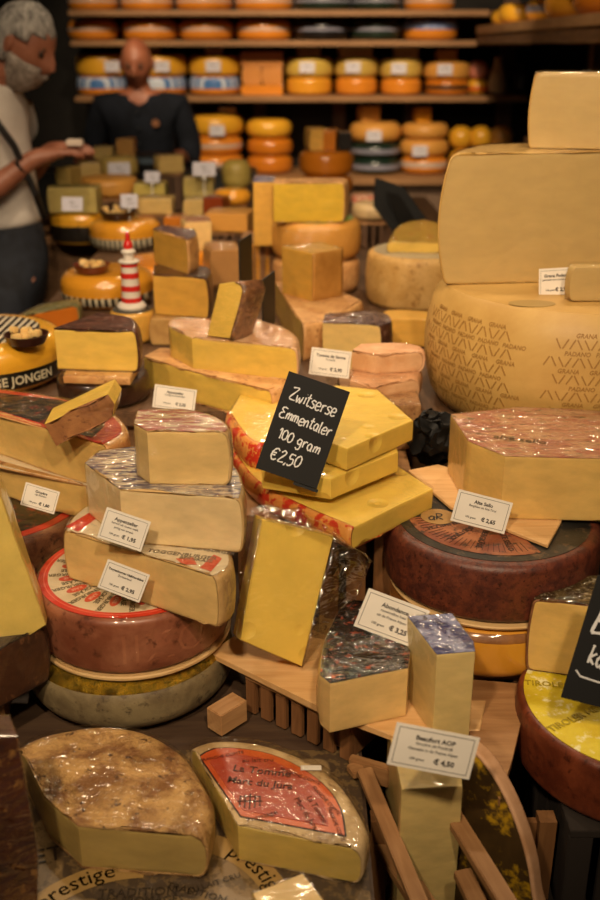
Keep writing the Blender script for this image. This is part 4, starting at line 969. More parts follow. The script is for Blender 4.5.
# left: gouda etc
BLKST = striped('#14120F', '#CFC4A8', (1, 0, 0), 120, .5, .4)
z5_, c5, r5 = wheel_px('gouda_cheese', 'yellow Gouda wheel with black band lettered JONGE at the left edge', -95, 63, 403, PL + .002, YELW, yt=353, rnd=.035, bulge=.004, band=plain('#17140F', .4), bz=(.16, .52), top=striped('#14120F', '#D8CDB4', (1, 0, 0), 130, .5, .4), tr=.72, wrap='flat')
g5 = [o for o in bpy.data.objects if o.get('label', '').startswith('yellow Gouda wheel with black band')][0]
bm = bmesh.new(); add_text(bm, 'JONGE JONGEN', .024, T2(0, (z5_ - PL) * .34, 0), fmap=lambda v: onrim(v, r5 + .0062, -math.pi / 2 + .62), bold=.0005); obj('band_lettering', bm, plain('#C9BFA0', .5), g5, smooth=False)
def bowl(label, c, r, mat, fill, nf=14, group='tasting bowls on the cheeses'):
    b = empty('tasting_bowl', c, label, 'bowl', group); bm = bmesh.new()
    lathe(bm, [(0, 0), (r * .8, 0), (r, r * .42), (r * .93, r * .42), (r * .74, .006), (0, .006)], 32); obj('dish', bm, mat, b)
    rn = random.Random(int(c[0] * 1e4))
    for i in range(nf):
        bm = bmesh.new(); a = rn.uniform(0, 6.3); q = r * .62 * math.sqrt(rn.random())
        box(bm, (0, 0, 0), (.014, .014, .012), M=Matrix.Translation((q * math.cos(a), q * math.sin(a), .012 + rn.uniform(0, r * .35))) @ Matrix.Rotation(rn.uniform(0, 3), 4, 'Z') @ Matrix.Rotation(rn.uniform(-.5, .5), 4, 'X'), bev=.002)
        tag(obj('cheese_cube', bm, fill, b))
CLAY = plain('#6B2E1C', .3, coat=.3)
p = atz(27, 343, z5_ + .002); bowl('dark clay tasting bowl on the Gouda wheel at the left edge', (p.x, p.y, z5_ + .003), .042, plain('#33160F', .3), P_PALE)
z6, c6, r6 = wheel_px('whole_cheese', 'flat dark brown wheel beneath the foil topped wedge, left', 60, 148, 411, PL + .002, R_DARK, yt=386, rnd=.01, bulge=.003, wrap='flat')
prism('cheese_wedge', 'thin tan slice between the dark wheel and the foil topped wedge', [(63, 376, 'c'), (130, 378, 'c'), (138, 366, 'c'), (70, 362, 'c')], None, z6 + .002, R_TAN, None, z1=z6 + .016, wrap='clear')
prism('cheese_wedge', 'yellow wedge with dark brown foil top, left, facing the viewer squarely',
      [(54, 330, 'c'), (134, 332, 'r'), (137, 326, 'r'), (128, 318, 'r'), (100, 314, 'c')], (0, 369), z6 + .0190, P_YEL, FOIL_DARK, FOIL_DARK, lab_in=0)

# ================================================================== PRICE TAGS
def tg(label, TL, TR, BL, Y, yaw, lean, title, subs, price, **kw):
    L = [(title, 0, .24, .15 if len(title) < 18 else .105, .004)] + [(s, 0, .24 - .13 * (i + 1), .095, .001) for i, s in enumerate(subs)] + [('100 gram', -.17, -.25, .09, .001), ('€ ' + price, .16, -.24, .17, .006)]
    kw.setdefault('group', 'printed price tags among the cheeses')
    return card('price_tag', label, TL, TR, BL, tuple(aty(TL[0], TL[1], Y)), yaw, lean, L, **kw)
tg('white price tag Beaufort AOP, € 4,50, in front of the tall Beaufort wedge', (397, 722), (480, 738), (392, 765), .905, 0, 10, 'Beaufort AOP', ['Gruyère uit Frankrijk', 'Gemaakt in de Franse Alpen'], '4,50')
tg('white tilted price tag Abondance, € 3,25, above the black labelled wedge', (369, 588), (430, 611), (357, 627), 1.155, 0, 14, 'Abondance', ['rauwmelkse kaas', 'uit de Franse Alpen'], '3,25')
tg('white price tag Alte Sello, € 2,65, on the dark brown wheel', (459, 489), (513, 503), (453, 521), 1.295, 0, 16, 'Alte Sello', ['Bergkäse uit Süd-Tirol'], '2,65')
tg('white price tag Toggenburger, € 2,95, on the lowest cut piece of the left stack', (108, 559), (150, 575), (108, 591), 1.175, 0, 12, 'Toggenburger Halbhartkäse', ['Zwitserland'], '2,95')
tg('white price tag Appenzeller, € 1,95, on the middle cut piece of the left stack', (107, 507), (151, 522), (106, 540), 1.195, 0, 12, 'Appenzeller', ['bereid uit rauwe melk', 'pittig van smaak'], '1,95')
tg('white price tag € 1,80 on the lower half wheel at the left edge', (26, 482), (60, 492), (29, 507), 1.37, 0, 12, 'Gruyère', ['rijp Zwitsers'], '1,80')
tg('white price tag € 2,35 in front of the long yellow wedges', (155, 384), (197, 390), (154, 407), 1.695, 0, 12, 'Appenzeller', ['kruidig uit Zwitserland'], '2,35')
tg('white price tag Tomme de Savoie, € 2,90, in front of the purple topped wedge', (312, 347), (352, 352), (310, 374), 1.78, 0, 12, 'Tomme de Savoie', ['Frankrijk'], '2,90')
tg('white price tag Grana Padano, € 2,95, against the half Grana wheel', (539, 269), (574, 267), (540, 298), 1.70, 0, 6, 'Grana Padano', ['gemaakt van rauwe melk'], '2,95')
# ================================================================== MIDDLE DISTANCE
bp = PL + .002
W = wheel_px
def smalltag(label, cx, cy, wpx, hpx, Y, lean=14, yaw=0, mark=True, stake=0):
    r = card('price_tag', label, (cx - wpx / 2, cy - hpx / 2), (cx + wpx / 2, cy - hpx / 2), (cx - wpx / 2, cy + hpx / 2), tuple(aty(cx, cy, Y)), yaw, lean,
             [('Kaas', 0, .12, .2, .004), ('€ 2,10', .1, -.2, .2, .004)] if mark else [], white='#C2C0CC', border=False, group='small white cards at the rear of the table', stake=stake)
    return r
# wheel with bowl
z1_, c1, r1 = W('gouda_cheese', 'orange yellow Gouda wheel with dark band, carrying the clay bowl left of the lighthouse', 63, 152, 312, bp, ORG, yt=279, rnd=.03, bulge=.004, band=BLKST, bz=(.12, .4), wrap='flat')
p = atz(92, 272, z1_ + .002); bowl('red clay tasting bowl with pale cubes, left of the lighthouse', (p.x, p.y, z1_ + .003), .047, CLAY, P_PALE, 16)
prism('cheese_wedge', 'orange wedge with grey green rind edge beside the customer, left', [(10, 319, 'c'), (76, 306, 'r'), (80, 302, 'r'), (74, 299, 'r'), (40, 305, 'r')], (0, 338), bp, plain('#D87A24', .35), mottled('#6A6A40', '#9A8A50', None, 20), wrap='flat')
W('whole_cheese', 'orange wheel edge behind the lighthouse', 118, 200, 292, bp, ORG2, yt=268, rnd=.02, group=None)
zz, cc, r_ = W('gouda_cheese', 'large orange Gouda wheel with black lettered band above the lighthouse', 91, 160, 253, bp, ORG, yt=224, rnd=.03, band=BLKST, bz=(.05, .45), wrap='flat')
p = atz(113, 206, zz + .1); bowl('dark brown tasting bowl on the large orange Gouda wheel', (cc.x - .02, cc.y - .02, zz + .003), .06, plain('#2A130D', .3), P_PALE, 12)
zz, cc, r_ = W('gouda_cheese', 'yellow wheel with dark band under the greenish block, left', 52, 110, 246, bp, YELW, yt=214, rnd=.02, band=plain('#1B1510', .4), bz=(.1, .6), wrap='flat')
block('cheese_block', 'pale greenish block with a white card on the yellow wheel, left', 50, 97, 188, 213, zz + .003, .1, paste('#B8A560'), wrap='flat')
smalltag('white card on the pale greenish block, left', 72, 204, 21, 14, 3.05)
# back rows of the table, staged on risers
def riser(label, px, Y, z1, wdt, d=.2):
    if z1 - bp < .03: return
    c = bx_(px, Y, z1); crate('wooden_crate', label, c, Y, bp - .001, z1, wdt, d, 0, 5, mat=wzd)
def mb(name, label, l, r, yt, yb, Y, mat, depth=.1, yaw=0, kind='block', **kw):
    """block or wheel standing so that its front foot is at table distance Y; a crate carries it"""
    base = aty((l + r) / 2, yb, Y).z
    if base < bp: base = bp
    wd = (r - l) / F * (Y * math.cos(PITCH) + (CZ - base) * math.sin(PITCH))
    if base > bp + .03: riser('slatted riser under the %s' % label.split(',')[0], (l + r) / 2, Y + max(depth, .12) / 2 + .01, base - .001, max(wd * .9, .06), max(depth, .12))
    if kind == 'wheel': return wheel_px(name, label, l, r, yb, base, mat, yt=yt, **kw)
    kw.setdefault('wrap', 'clear'); kw.setdefault('group', 'cheese pieces at the rear of the table')
    return block(name, label, l, r, yt, yb, base, depth, mat, yaw=yaw, **kw)
MUT = paste('#BCA25C'); MUT2 = paste('#C6A866'); 
mb('whole_cheese', 'pale tan wheel behind the dark bowl, left rear of the table', 80, 137, 180, 199, 3.75, TANW, kind='wheel', rnd=.02)
mb('whole_cheese', 'tan wheel carrying a white card, far left rear of the table', 101, 137, 158, 178, 4.15, MUT, kind='wheel', rnd=.02)
smalltag('white card on the tan wheel, far left rear', 119, 169, 22, 13, 4.02)
mb('cheese_block', 'small pale chunk left of the tan carded wheel', 82, 101, 163, 179, 4.1, MUT2, .08, 15)
mb('cheese_wedge', 'upright pale wedge near the customer, left rear', 57, 72, 168, 188, 3.6, MUT, .08, -15)
mb('cheese_block', 'pale chunk under the customer hand, rear', 95, 113, 147, 160, 4.35, MUT2, .08, 0)
mb('cheese_block', 'tan rinded chunk before the shop assistant, rear', 118, 134, 139, 159, 4.35, plain('#B0803A', .5), .08, 0)
mb('cheese_block', 'pale block with white card behind the two stacked blocks', 135, 165, 184, 198, 3.7, paste('#C9B45C'), .1, 0)
mb('cheese_block', 'second pale block below the carded one, rear centre left', 138, 172, 199, 214, 3.35, MUT2, .1, 0)
smalltag('white card standing right of the dark bowl', 129, 201, 17, 14, 3.3, stake=.13)
smalltag('white card on the pale block, rear centre left', 152, 177, 15, 11, 3.68, stake=.18)
mb('cheese_block', 'pale square block under the large white card, rear centre', 185, 213, 178, 199, 3.8, paste('#C4AE64'), .1, 0)
smalltag('large white card above the pale square block, rear centre', 204, 169, 23, 14, 3.74, stake=.19)
mb('cheese_wedge', 'tilted pale wedge left of the large white card', 160, 184, 156, 173, 4.1, MUT2, .08, 20)
mb('cheese_block', 'red brown waxed block, rear centre', 203, 223, 198, 215, 3.4, plain('#8A3A18', .3), .08, -15)
mb('cheese_block', 'pale half block beside the red brown waxed one', 185, 203, 200, 218, 3.38, MUT2, .08, 0)
mb('whole_cheese', 'pale rounded wheel right of the large white card', 223, 250, 161, 190, 3.85, paste('#A8924A'), kind='wheel', rnd=.03)
mb('whole_cheese', 'orange waxed wheel behind the narrow wedge, rear centre', 214, 250, 191, 207, 3.5, ORG, kind='wheel', rnd=.025)
mb('cheese_wedge', 'pale wrapped wedge right of the upper stacked block', 186, 212, 222, 250, 2.85, P_PALE, .1, 10, wrap='clear', lm=mottled('#9A5A3A', '#D0A078', None, 30))
mb('whole_cheese', 'small orange wheel right of the stacked blocks', 196, 226, 253, 278, 2.7, ORG2, kind='wheel', rnd=.02)
mb('cheese_block', 'long tan block lying in the rear middle', 205, 248, 214, 232, 3.0, TANW, .12, -10)
mb('cheese_block', 'brown cardboard coloured block, middle of the table', 212, 242, 250, 285, 2.55, plain('#B07E44', .6), .12, 12)
mb('whole_cheese', 'orange wheel beside the red brown block, rear centre', 226, 254, 214, 240, 3.2, AMB, kind='wheel', rnd=.02)
mb('cheese_block', 'small amber chunk near the lower orange wheel', 165, 184, 217, 226, 3.3, AMB, .08, 0)
# edge-on blackboard signs
for lb, x0, y0, x1, y1, Y in (('thin black sign seen edge-on behind the small upright wedge', 243, 237, 249, 285, 2.1), ('black sign seen nearly edge-on left of the pale rinded wedge', 266, 275, 272, 328, 1.95)):
    a = aty((x0 + x1) / 2, y1, Y); t = aty((x0 + x1) / 2, y0, Y)
    bm = bmesh.new(); box(bm, (0, 0, (t.z - a.z) / 2), (.09, .003, t.z - a.z), M=Matrix.Rotation(R(76), 4, 'Z'), bev=.0008)
    r = empty('chalkboard_sign', a, lb, 'sign'); obj('panel', bm, plain('#141414', .5), r, smooth=False)
    bm = bmesh.new(); box(bm, (0, 0, (bp - a.z) / 2 + .0), (.012, .012, abs(a.z - bp) + .004)); obj('stand_foot', bm, plain('#141414', .5), r, smooth=False)
# right middle: boards and red pack by the till screen
mb('whole_cheese', 'pale wheel left of the till screen', 353, 392, 205, 222, 3.3, paste('#CDB080'), kind='wheel', rnd=.02)
mb('cheese_block', 'red and white wrapped piece left of the till screen', 354, 374, 196, 206, 3.45, mottled('#B83A1E', '#D8C0A0', None, 30), .08)
mb('cutting_board', 'wooden boards left of the till screen', 356, 395, 228, 236, 3.05, wx, .16) if False else None
# near stack of big amber wheels (350 px) between table and counter
cst = 4.25
zA = aty(326, 197, cst).z
riser('riser under the pile of big amber wheels', 326, cst + .13, zA - .001, .2, .22)
z_a, ca, ra = wheel_px('gouda_cheese', 'big amber wheel, lower of the pair in the rear centre', 300, 352, 197, zA, AMB, yt=178, rnd=.03)
z_b, cb_, rb_ = wheel_px('gouda_cheese', 'big amber wheel, upper of the pair in the rear centre', 298, 351, 176, z_a + .002, AMB, yt=156, rnd=.025) if False else (z_a + .105, None, None)
wheel('gouda_cheese', 'big amber wheel, upper of the pair in the rear centre', (ca.x, ca.y, z_a + .002), ra, .10, AMB, rnd=.03)
zc_ = z_a + .104
def atop(name, label, px, w_, h_, d_, mat, Y, z, yaw=0, rm=None, **kw):
    x = bx_(px, Y, z); M = Matrix.Translation((x, Y, z)) @ Matrix.Rotation(R(yaw), 4, 'Z')
    cheese(name, label, M, [(-w_ / 2, -d_ / 2), (w_ / 2, -d_ / 2), (w_ / 2, d_ / 2), (-w_ / 2, d_ / 2)], list('cccr'), h_, mat, rm, None, wrap=None, **kw)
atop('cheese_wedge', 'amber wedge on the upper big amber wheel, left', 316, .07, .085, .12, P_DEEP, ca.y, zc_, 10)
atop('cheese_wedge', 'amber wedge on the upper big amber wheel, middle', 331, .05, .08, .12, AMB, ca.y, zc_, -8)
atop('cheese_wedge', 'dark wrapped piece on the upper big amber wheel, right', 344, .05, .07, .1, plain('#1E1A18', .3), ca.y, zc_, 4)
# counter at the far end
ct = empty('service_counter', (-.75, 4.72, 0), 'dark service counter in front of the shop assistant', 'counter')
part('worktop', ct, (-.7, 4.69, 1.085), (1.0, .22, .03), plain('#1C1A18', .4), .004)
part('body', ct, (-.7, 4.69, .535), (.96, .20, 1.07), plain('#171513', .6))
sc = empty('counter_scale', (bx_(150, 4.72, 1.1), 4.69, 1.1015), 'dark counter scale with a pale blue strip before the assistant', 'scale')
bm = bmesh.new(); box(bm, (0, 0, .035), (.24, .2, .07), bev=.01); obj('body', bm, plain('#151515', .3), sc)
bm = bmesh.new(); box(bm, (0, -.1008, .045), (.16, .003, .025)); obj('display_strip', bm, plain('#5A6A78', .3), sc, smooth=False)
# ================================================================== BACK SHELVES
YB = 6.12
def on(px, z, Y=YB): dep = Y * math.cos(PITCH) + (CZ - z) * math.sin(PITCH); return (px - 300) / F * dep, 1 / F * dep
def bwheel(label, l, r, z, hpx, mat, rnd=.035, name='gouda_cheese', Y=YB, **kw):
    if 'pile' in label: kw.setdefault('group', 'whole cheeses piled on the back shelves')
    x, k_ = on((l + r) / 2, z, Y); h = hpx * k_; rad = (r - l) / 2 * k_
    wheel(name, label, (x, Y, z), rad, h, mat, rnd=min(rnd, h * .45), n=40, **kw); return z + h
ORD = ['first', 'second', 'third', 'fourth', 'fifth', 'sixth', 'seventh', 'eighth', 'ninth']
BAND = plain('#C9B4A4', .4); GREEN = plain('#1C2E24', .25, coat=.3); BLACKW = plain('#141416', .25, coat=.3); BBAND = plain('#8A8A9A', .4)
for i, (l, r, m, bd) in enumerate([(70, 118, ORG2, None), (122, 173, ORG2, None), (177, 232, ORG2, None), (236, 292, ORG2, None), (295, 350, GREEN, BBAND), (352, 399, GREEN, BBAND), (404, 453, ORG2, None)]):
    bwheel('%s waxed Gouda wheel on the top shelf, %s from the left' % ('orange' if m is ORG2 else 'dark green', ORD[i]), l, r, Z1 + .001, 17, m, band=BAND if bd is None else bd, bz=(.45, .6), group='waxed wheels on the top shelf')
for i, (l, r, m, bd) in enumerate([(70, 118, ORG2, BAND), (124, 178, ORG2, BAND), (180, 233, ORG2, BAND), (237, 291, ORG2, BAND), (294, 348, BLACKW, BBAND), (350, 400, GREEN, BBAND)]):
    bwheel('%s waxed Gouda wheel on the second shelf, %s from the left' % (['orange', 'orange', 'orange', 'orange', 'black', 'dark green'][i], ORD[i]), l, r, Z2 + .001, 19, m, band=bd, bz=(.46, .6), group='waxed wheels on the second shelf')
bwheel('orange wheel with blue patterned upper half, seventh on the second shelf', 403, 456, Z2 + .001, 20, ORG2, band=mottled('#3A5AA8', '#A8B8D8', None, 30, .3, .1), bz=(.5, .95))
def btag(label, px, z, Y=YB - .2, wpx=15, hpx=10):
    x, k_ = on(px, z, Y); M = Matrix.Translation((x, Y, z)) ; r = empty('price_tag', M, label, 'price tag', 'white cards on the shelf piles')
    bm = bmesh.new(); box(bm, (0, 0, 0), (wpx * k_, .001, hpx * k_)); obj('card', bm, plain('#D8D4DC', .4), r, smooth=False)
    bm = bmesh.new(); add_text(bm, 'KAAS', hpx * k_ * .3, Matrix.Translation((0, -.0008, .006)) @ Matrix.Rotation(R(90), 4, 'X')); obj('printed_text', bm, plain('#44404A', .6), r, smooth=False)
def piece(label, px, z, wpx, hpx, mat, yaw=0, Y=YB, name='cheese_piece', d=.08):
    x, k_ = on(px, z, Y); M = Matrix.Translation((x, Y, z)) @ Matrix.Rotation(R(yaw), 4, 'Z'); w_ = wpx * k_
    cheese(name, label, M, [(-w_ / 2, -d / 2), (w_ / 2, -d / 2), (w_ / 2, d / 2), (-w_ / 2, d / 2)], list('ccrr'), hpx * k_, mat, None, None, wrap=None, bulge=.006, rnd=.012)
    return z + hpx * k_
BLU = striped('#4A7AB8', '#C8D4E4', (0, 1, 0), 70, .5, .35)
T3 = Z3 + .001
def tg3(lab, px, z): btag(lab, px, z)
stk = [(78, 127, 17, 20, ORG2, YELW, BLU, 112), (132, 187, 17, 20, ORG2, YELW, BLU, 162), (190, 240, 17, 19, ORG2, YELW, BLU, 213), (286, 332, 16, 18, ORG, paste('#D0B050'), None, 307), (335, 377, 16, 18, ORG2, paste('#C9A850'), None, 353), (380, 421, 15, 18, ORG2, paste('#C9A850'), None, 399), (424, 469, 14, 16, AMB, TANW, plain('#3A2418', .4), 445)]
nm = ['first', 'second', 'third', 'fifth', 'sixth', 'seventh', 'eighth']
for i, (l, r, h1, h2, m1, m2, b1, tp) in enumerate(stk):
    za = bwheel('waxed lower wheel of the %s pile on the third shelf' % nm[i], l + 1, r - 1, T3, h1, m1, rnd=.022, band=b1, bz=(.35, .95) if i < 3 else (.35, .65))
    zb_ = bwheel('paler upper wheel of the %s pile on the third shelf' % nm[i], l, r, za + .002, h2, m2, rnd=.028)
    x, k_ = on((l + r) / 2, za); btag('white card on the %s pile of the third shelf' % nm[i], tp, za + .055, Y=YB - (r - l) / 2 * k_ - .012)
    if i > 0:
        piece('cut piece standing on the %s pile of the third shelf' % nm[i], (l + r) / 2 - (8 if i == 1 else 0) + (6 if i == 5 else 0), zb_ + .002, [0, 16, 17, 20, 30, 22, 18][i], [0, 8, 8, 12, 11, 12, 11][i], [YELW, YELW, ORG, P_GRU, P_GRU, P_GRU, TANW][i], yaw=[0, 20, 0, 12, 5, -10, 8][i])
# fourth pile: orange blocks
za = piece('orange wrapped block, bottom of the fourth pile of the third shelf', 263, T3, 40, 9, ORG2, d=.2); zb_ = piece('orange block, left middle of the fourth pile', 253, za + .002, 18, 16, plain('#C9843A', .4), d=.18); piece('orange block, right middle of the fourth pile', 273, za + .002, 19, 16, plain('#C9843A', .4), d=.18)
piece('wide orange block on top of the fourth pile', 263, zb_ + .002, 40, 14, plain('#C4803A', .4), d=.18)
bwheel('small yellow wheel with red edge near the right end of the third shelf', 466, 487, T3, 14, YELW, name='whole_cheese', band=RED, bz=(.3, .5)); 
x, k_ = on(476, T3); bwheel('small pink wrapped wheel above the small yellow one on the third shelf', 469, 486, T3 + 14 * k_ + .002, 17, plain('#C9806A', .4), name='whole_cheese', rnd=.03)
# cream bottle-like figure and black bag
x, k_ = on(495, T3); bm = bmesh.new(); lathe(bm, [(0, 0), (.05, 0), (.055, .05), (.045, .1), (.03, .14), (.022, .16), (.02, .19), (0, .195)], 24)
for v in bm.verts: v.co += noise.noise_vector(v.co * 18) * .012
o = obj('paper_parcel', bm, plain('#C4B08C', .5)); o.location = (x, YB - .05, T3 + .008); tag(o, 'cream twisted paper parcel near the right end of the third shelf', 'parcel')
x, k_ = on(519, T3); bm = bmesh.new(); lathe(bm, [(0, 0), (.06, 0), (.068, .04), (.062, .10), (.035, .13), (.05, .155), (0, .16)], 24)
for v in bm.verts: v.co += noise.noise_vector(v.co * 16) * .010
o = obj('gift_bag', bm, plain('#121214', .3)); o.location = (x, YB - .05, T3 + .008); tag(o, 'black tied bag with pale print at the right end of the third shelf', 'bag')
# fourth row on the counter
T4 = Z4 + .002; NM4 = ['left', 'second', 'third', 'fourth']
YC = 6.08
za = bwheel('orange wheel at the bottom of the left counter pile', 190, 243, T4, 18, ORG2, Y=YC, band=BAND, bz=(.3, .6)); za = bwheel('orange wheel in the middle of the left counter pile', 191, 242, za + .002, 17, ORG2, Y=YC, band=BAND, bz=(.4, .6)); zb_ = bwheel('yellow wheel on top of the left counter pile', 190, 243, za + .002, 20, YELW, Y=YC, rnd=.045); btag('white card on the left counter pile', 217, za + .04, Y=YC - .17)
piece('small cut piece on the left counter pile', 228, zb_ + .002, 16, 6, ORG, Y=YC)
za = bwheel('orange wheel at the bottom of the second counter pile', 248, 292, T4, 17, AMB, Y=YC); za = bwheel('orange wheel in the middle of the second counter pile', 248, 292, za + .002, 16, AMB, Y=YC); bwheel('yellow wheel on top of the second counter pile', 247, 291, za + .002, 18, YELW, Y=YC, rnd=.045)
za = bwheel('dark green wheel at the bottom of the third counter pile', 351, 399, T4, 15, GREEN, Y=YC, band=BBAND, bz=(.3, .6)); za = bwheel('dark green wheel in the middle of the third counter pile', 351, 399, za + .002, 14, GREEN, Y=YC, band=BBAND, bz=(.3, .6)); zb_ = bwheel('tan wheel on the green wheels of the third counter pile', 350, 400, za + .002, 19, TANW, Y=YC, rnd=.05); btag('white card on the third counter pile', 374, za + .045, Y=YC - .16); piece('wedge on top of the third counter pile', 369, zb_ + .002, 18, 14, TANW, 15, Y=YC)
za = bwheel('pinkish orange wheel at the bottom of the fourth counter pile', 401, 446, T4, 16, ORG2, Y=YC, band=BAND, bz=(.4, .7)); za2 = bwheel('tan wheel with white card in the fourth counter pile', 400, 447, za + .002, 16, TANW, Y=YC, rnd=.04); btag('white card on the fourth counter pile', 420, za + .04, Y=YC - .155); za = bwheel('tan wheel on top of the fourth counter pile', 402, 447, za2 + .002, 15, TANW, Y=YC, rnd=.04); piece('small wedge on top of the fourth counter pile', 422, za + .002, 14, 14, ORG, 10, Y=YC)
for i, (px, m) in enumerate([(460, YELW), (480, YELW), (500, TANW)]):
    x, k_ = on(px, T4, YC)
    za = bwheel('round yellow cheese, lower row at the right counter end, %s' % ORD[i], px - 11, px + 11, T4, 22, m, Y=YC, rnd=.05, name='cheese_ball', group='round cheeses at the right end of the counter')
    bwheel('round yellow cheese, upper row at the right counter end, %s' % ORD[i], px - 11, px + 11, za + .002, 22, m, Y=YC, rnd=.06, name='cheese_ball', group='round cheeses at the right end of the counter')
# right wall shelf row
for i, (px, Y, m, s_) in enumerate([(468, 5.55, YELW, .07), (482, 5.25, YELW, .09), (502, 4.9, YELW, .10), (530, 4.4, ORG, .13), (562, 3.95, AMB, .13), (590, 3.5, AMB, .12)]):
    wheel('whole_cheese', '%s cheese on the side shelf, %s from the back' % ('yellow' if m is YELW else 'amber', ORD[i]), (1.12 if i > 1 else 1.05, Y, RZ + .001), s_, s_ * .95, m, rnd=s_ * .4, group='cheeses in a row on the side shelf', band=BBAND if i == 2 else None, bz=(.4, .7))
wheel('whole_cheese', 'greyish drum cheese on the low side shelf behind the Grana block', (bx_(585, 3.5, 1.4), 3.5, 1.297), .12, .13, MUT2, rnd=.03)
# ================================================================== PEOPLE
def skin(name, chains, mat, parent=None, sub=2, loc=(0, 0, 0)):
    """one continuous surface grown on joints: chains = lists of (x, y, z, radius or (rx, ry)); shared joints are welded"""
    vs, rad, ed, idx = [], [], [], {}
    for ch in chains:
        prev = None
        for p in ch:
            k_ = (round(p[0], 4), round(p[1], 4), round(p[2], 4))
            if k_ not in idx:
                idx[k_] = len(vs); vs.append(k_); rad.append(p[3] if isinstance(p[3], tuple) else (p[3], p[3]))
            i = idx[k_]
            if prev is not None and prev != i: ed.append((prev, i))
            prev = i
    me = bpy.data.meshes.new(name); me.from_pydata(vs, ed, []); o = bpy.data.objects.new(name, me); COL.objects.link(o)
    m = o.modifiers.new('skin', 'SKIN'); m.use_smooth_shade = True
    for i, r in enumerate(rad): me.skin_vertices[0].data[i].radius = r
    me.skin_vertices[0].data[0].use_root = True
    s = o.modifiers.new('sub', 'SUBSURF'); s.levels = s.render_levels = sub
    dg = bpy.context.evaluated_depsgraph_get(); dg.update(); nm_ = bpy.data.meshes.new_from_object(o.evaluated_get(dg)); bpy.data.objects.remove(o)
    nm_.name = name; finish(nm_, mat, True, 180)
    r = bpy.data.objects.new(name, nm_); COL.objects.link(r)
    if parent: r.parent = parent
    r.location = loc; return r
SK = mottled('#84503A', '#98624A', None, 12, .5, .1); SK2 = mottled('#8E5238', '#9E6246', None, 12, .5, .1)
def hand(w_, d, up, side, palm_r=.028, sgn=1, curl=.5):
    """fingers and thumb chains from wrist w_ along d"""
    w_, d, up = Vector(w_), Vector(d).normalized(), Vector(up).normalized(); s = d.cross(up).normalized() * sgn
    palm = w_ + d * .05; out = [[(*w_, .024), (*palm, (.034, .022))]]
    for k_, (off, L) in enumerate([(-.028, .070), (-.010, .078), (.010, .073), (.028, .058)]):
        a = w_ + d * .085 + s * off; b = a + d * L * .42 - up * L * .12 * curl; c = b + d * L * .3 - up * L * .32 * curl; e = c + d * L * .16 - up * L * .3 * curl
        out.append([(*palm, (.034, .022)), (*a, .0105), (*b, .0095), (*c, .0088), (*e, .0078)])
    a = w_ + d * .035 - s * .034; b = a + d * .03 - s * .016 - up * .008; c = b + d * .028 - up * .01
    out.append([(*palm, (.034, .022)), (*a, .013), (*b, .011), (*c, .009)])
    return out
def head_mesh(hc, fwd, tilt, s, mat, hairmat, parent, bald=False, beard=None):
    """a modelled head: cranium, brow, nose, lips, chin, ears; faces local -Y before turning"""
    bm = bmesh.new(); bmesh.ops.create_uvsphere(bm, u_segments=40, v_segments=28, radius=1)
    def gs(x, y, z, cx, cy, cz, r): return math.exp(-((x - cx) ** 2 + (y - cy) ** 2 + (z - cz) ** 2) / r ** 2)
    for v in bm.verts:
        x, y, z = v.co; X = x * .076; Y = y * .098; Z = z * .118
        if z < 0: X *= 1 - .38 * (-z) ** 1.3; Y = Y * (1 - .20 * (-z)) - .012 * (-z)
        if y < 0 and z < .55:
            Y -= .030 * gs(x, 0, z, 0, 0, -.12, .17)           # nose tip
            Y -= .014 * gs(x, 0, z, 0, 0, .1, .13)
            Y += .012 * (gs(x, 0, z, .38, 0, .12, .16) + gs(x, 0, z, -.38, 0, .12, .16))  # eye sockets
            Y -= .006 * gs(x, 0, z, 0, 0, .32, .4)
            Y -= .009 * gs(x, 0, z, 0, 0, -.42, .16); Y -= .012 * gs(x, 0, z, 0, 0, -.78, .22)
        v.co = (X * s, Y * s, Z * s)
    return bm
def place_head(bmh, name, hc, yaw, tilt, mat, parent):
    M = Matrix.Translation(hc) @ Matrix.Rotation(R(yaw), 4, 'Z') @ Matrix.Rotation(R(tilt), 4, 'X'); bmh.transform(M); return obj(name, bmh, mat, parent, ang=180), M
def merge(parts, name, mat, parent):
    """weld separate closed surfaces into one continuous skin"""
    bm = bmesh.new()
    for o in parts:
        n0 = len(bm.verts); bm.from_mesh(o.data)
        me = o.data; bpy.data.objects.remove(o); bpy.data.meshes.remove(me)
    me = bpy.data.meshes.new(name); bm.to_mesh(me); bm.free(); o = bpy.data.objects.new(name, me); COL.objects.link(o)
    m = o.modifiers.new('r', 'REMESH'); m.mode = 'VOXEL'; m.voxel_size = .0038
    m2 = o.modifiers.new('s', 'SMOOTH'); m2.iterations = 2
    dg = bpy.context.evaluated_depsgraph_get(); dg.update(); nm_ = bpy.data.meshes.new_from_object(o.evaluated_get(dg)); bpy.data.objects.remove(o)
    nm_.materials.clear(); nm_.name = name; finish(nm_, mat, True, 180)
    r = bpy.data.objects.new(name, nm_); COL.objects.link(r); r.parent = parent; return r
def eyes(M, s, parent):
    for sx in (-1, 1):
        bm = bmesh.new(); bmesh.ops.create_uvsphere(bm, u_segments=12, v_segments=8, radius=.011 * s, matrix=M @ Matrix.Translation((sx * .028 * s, -.079 * s, .014 * s))); obj('eye', bm, plain('#2A1E18', .2), parent)
        bm = bmesh.new(); bmesh.ops.create_uvsphere(bm, u_segments=10, v_segments=8, radius=1, matrix=M @ Matrix.Translation((sx * .026 * s, -.084 * s, .034 * s)) @ Matrix.Diagonal((.014 * s, .004 * s, .003 * s, 1))); obj('eyebrow', bm, plain('#6A5A4A', .8), parent)
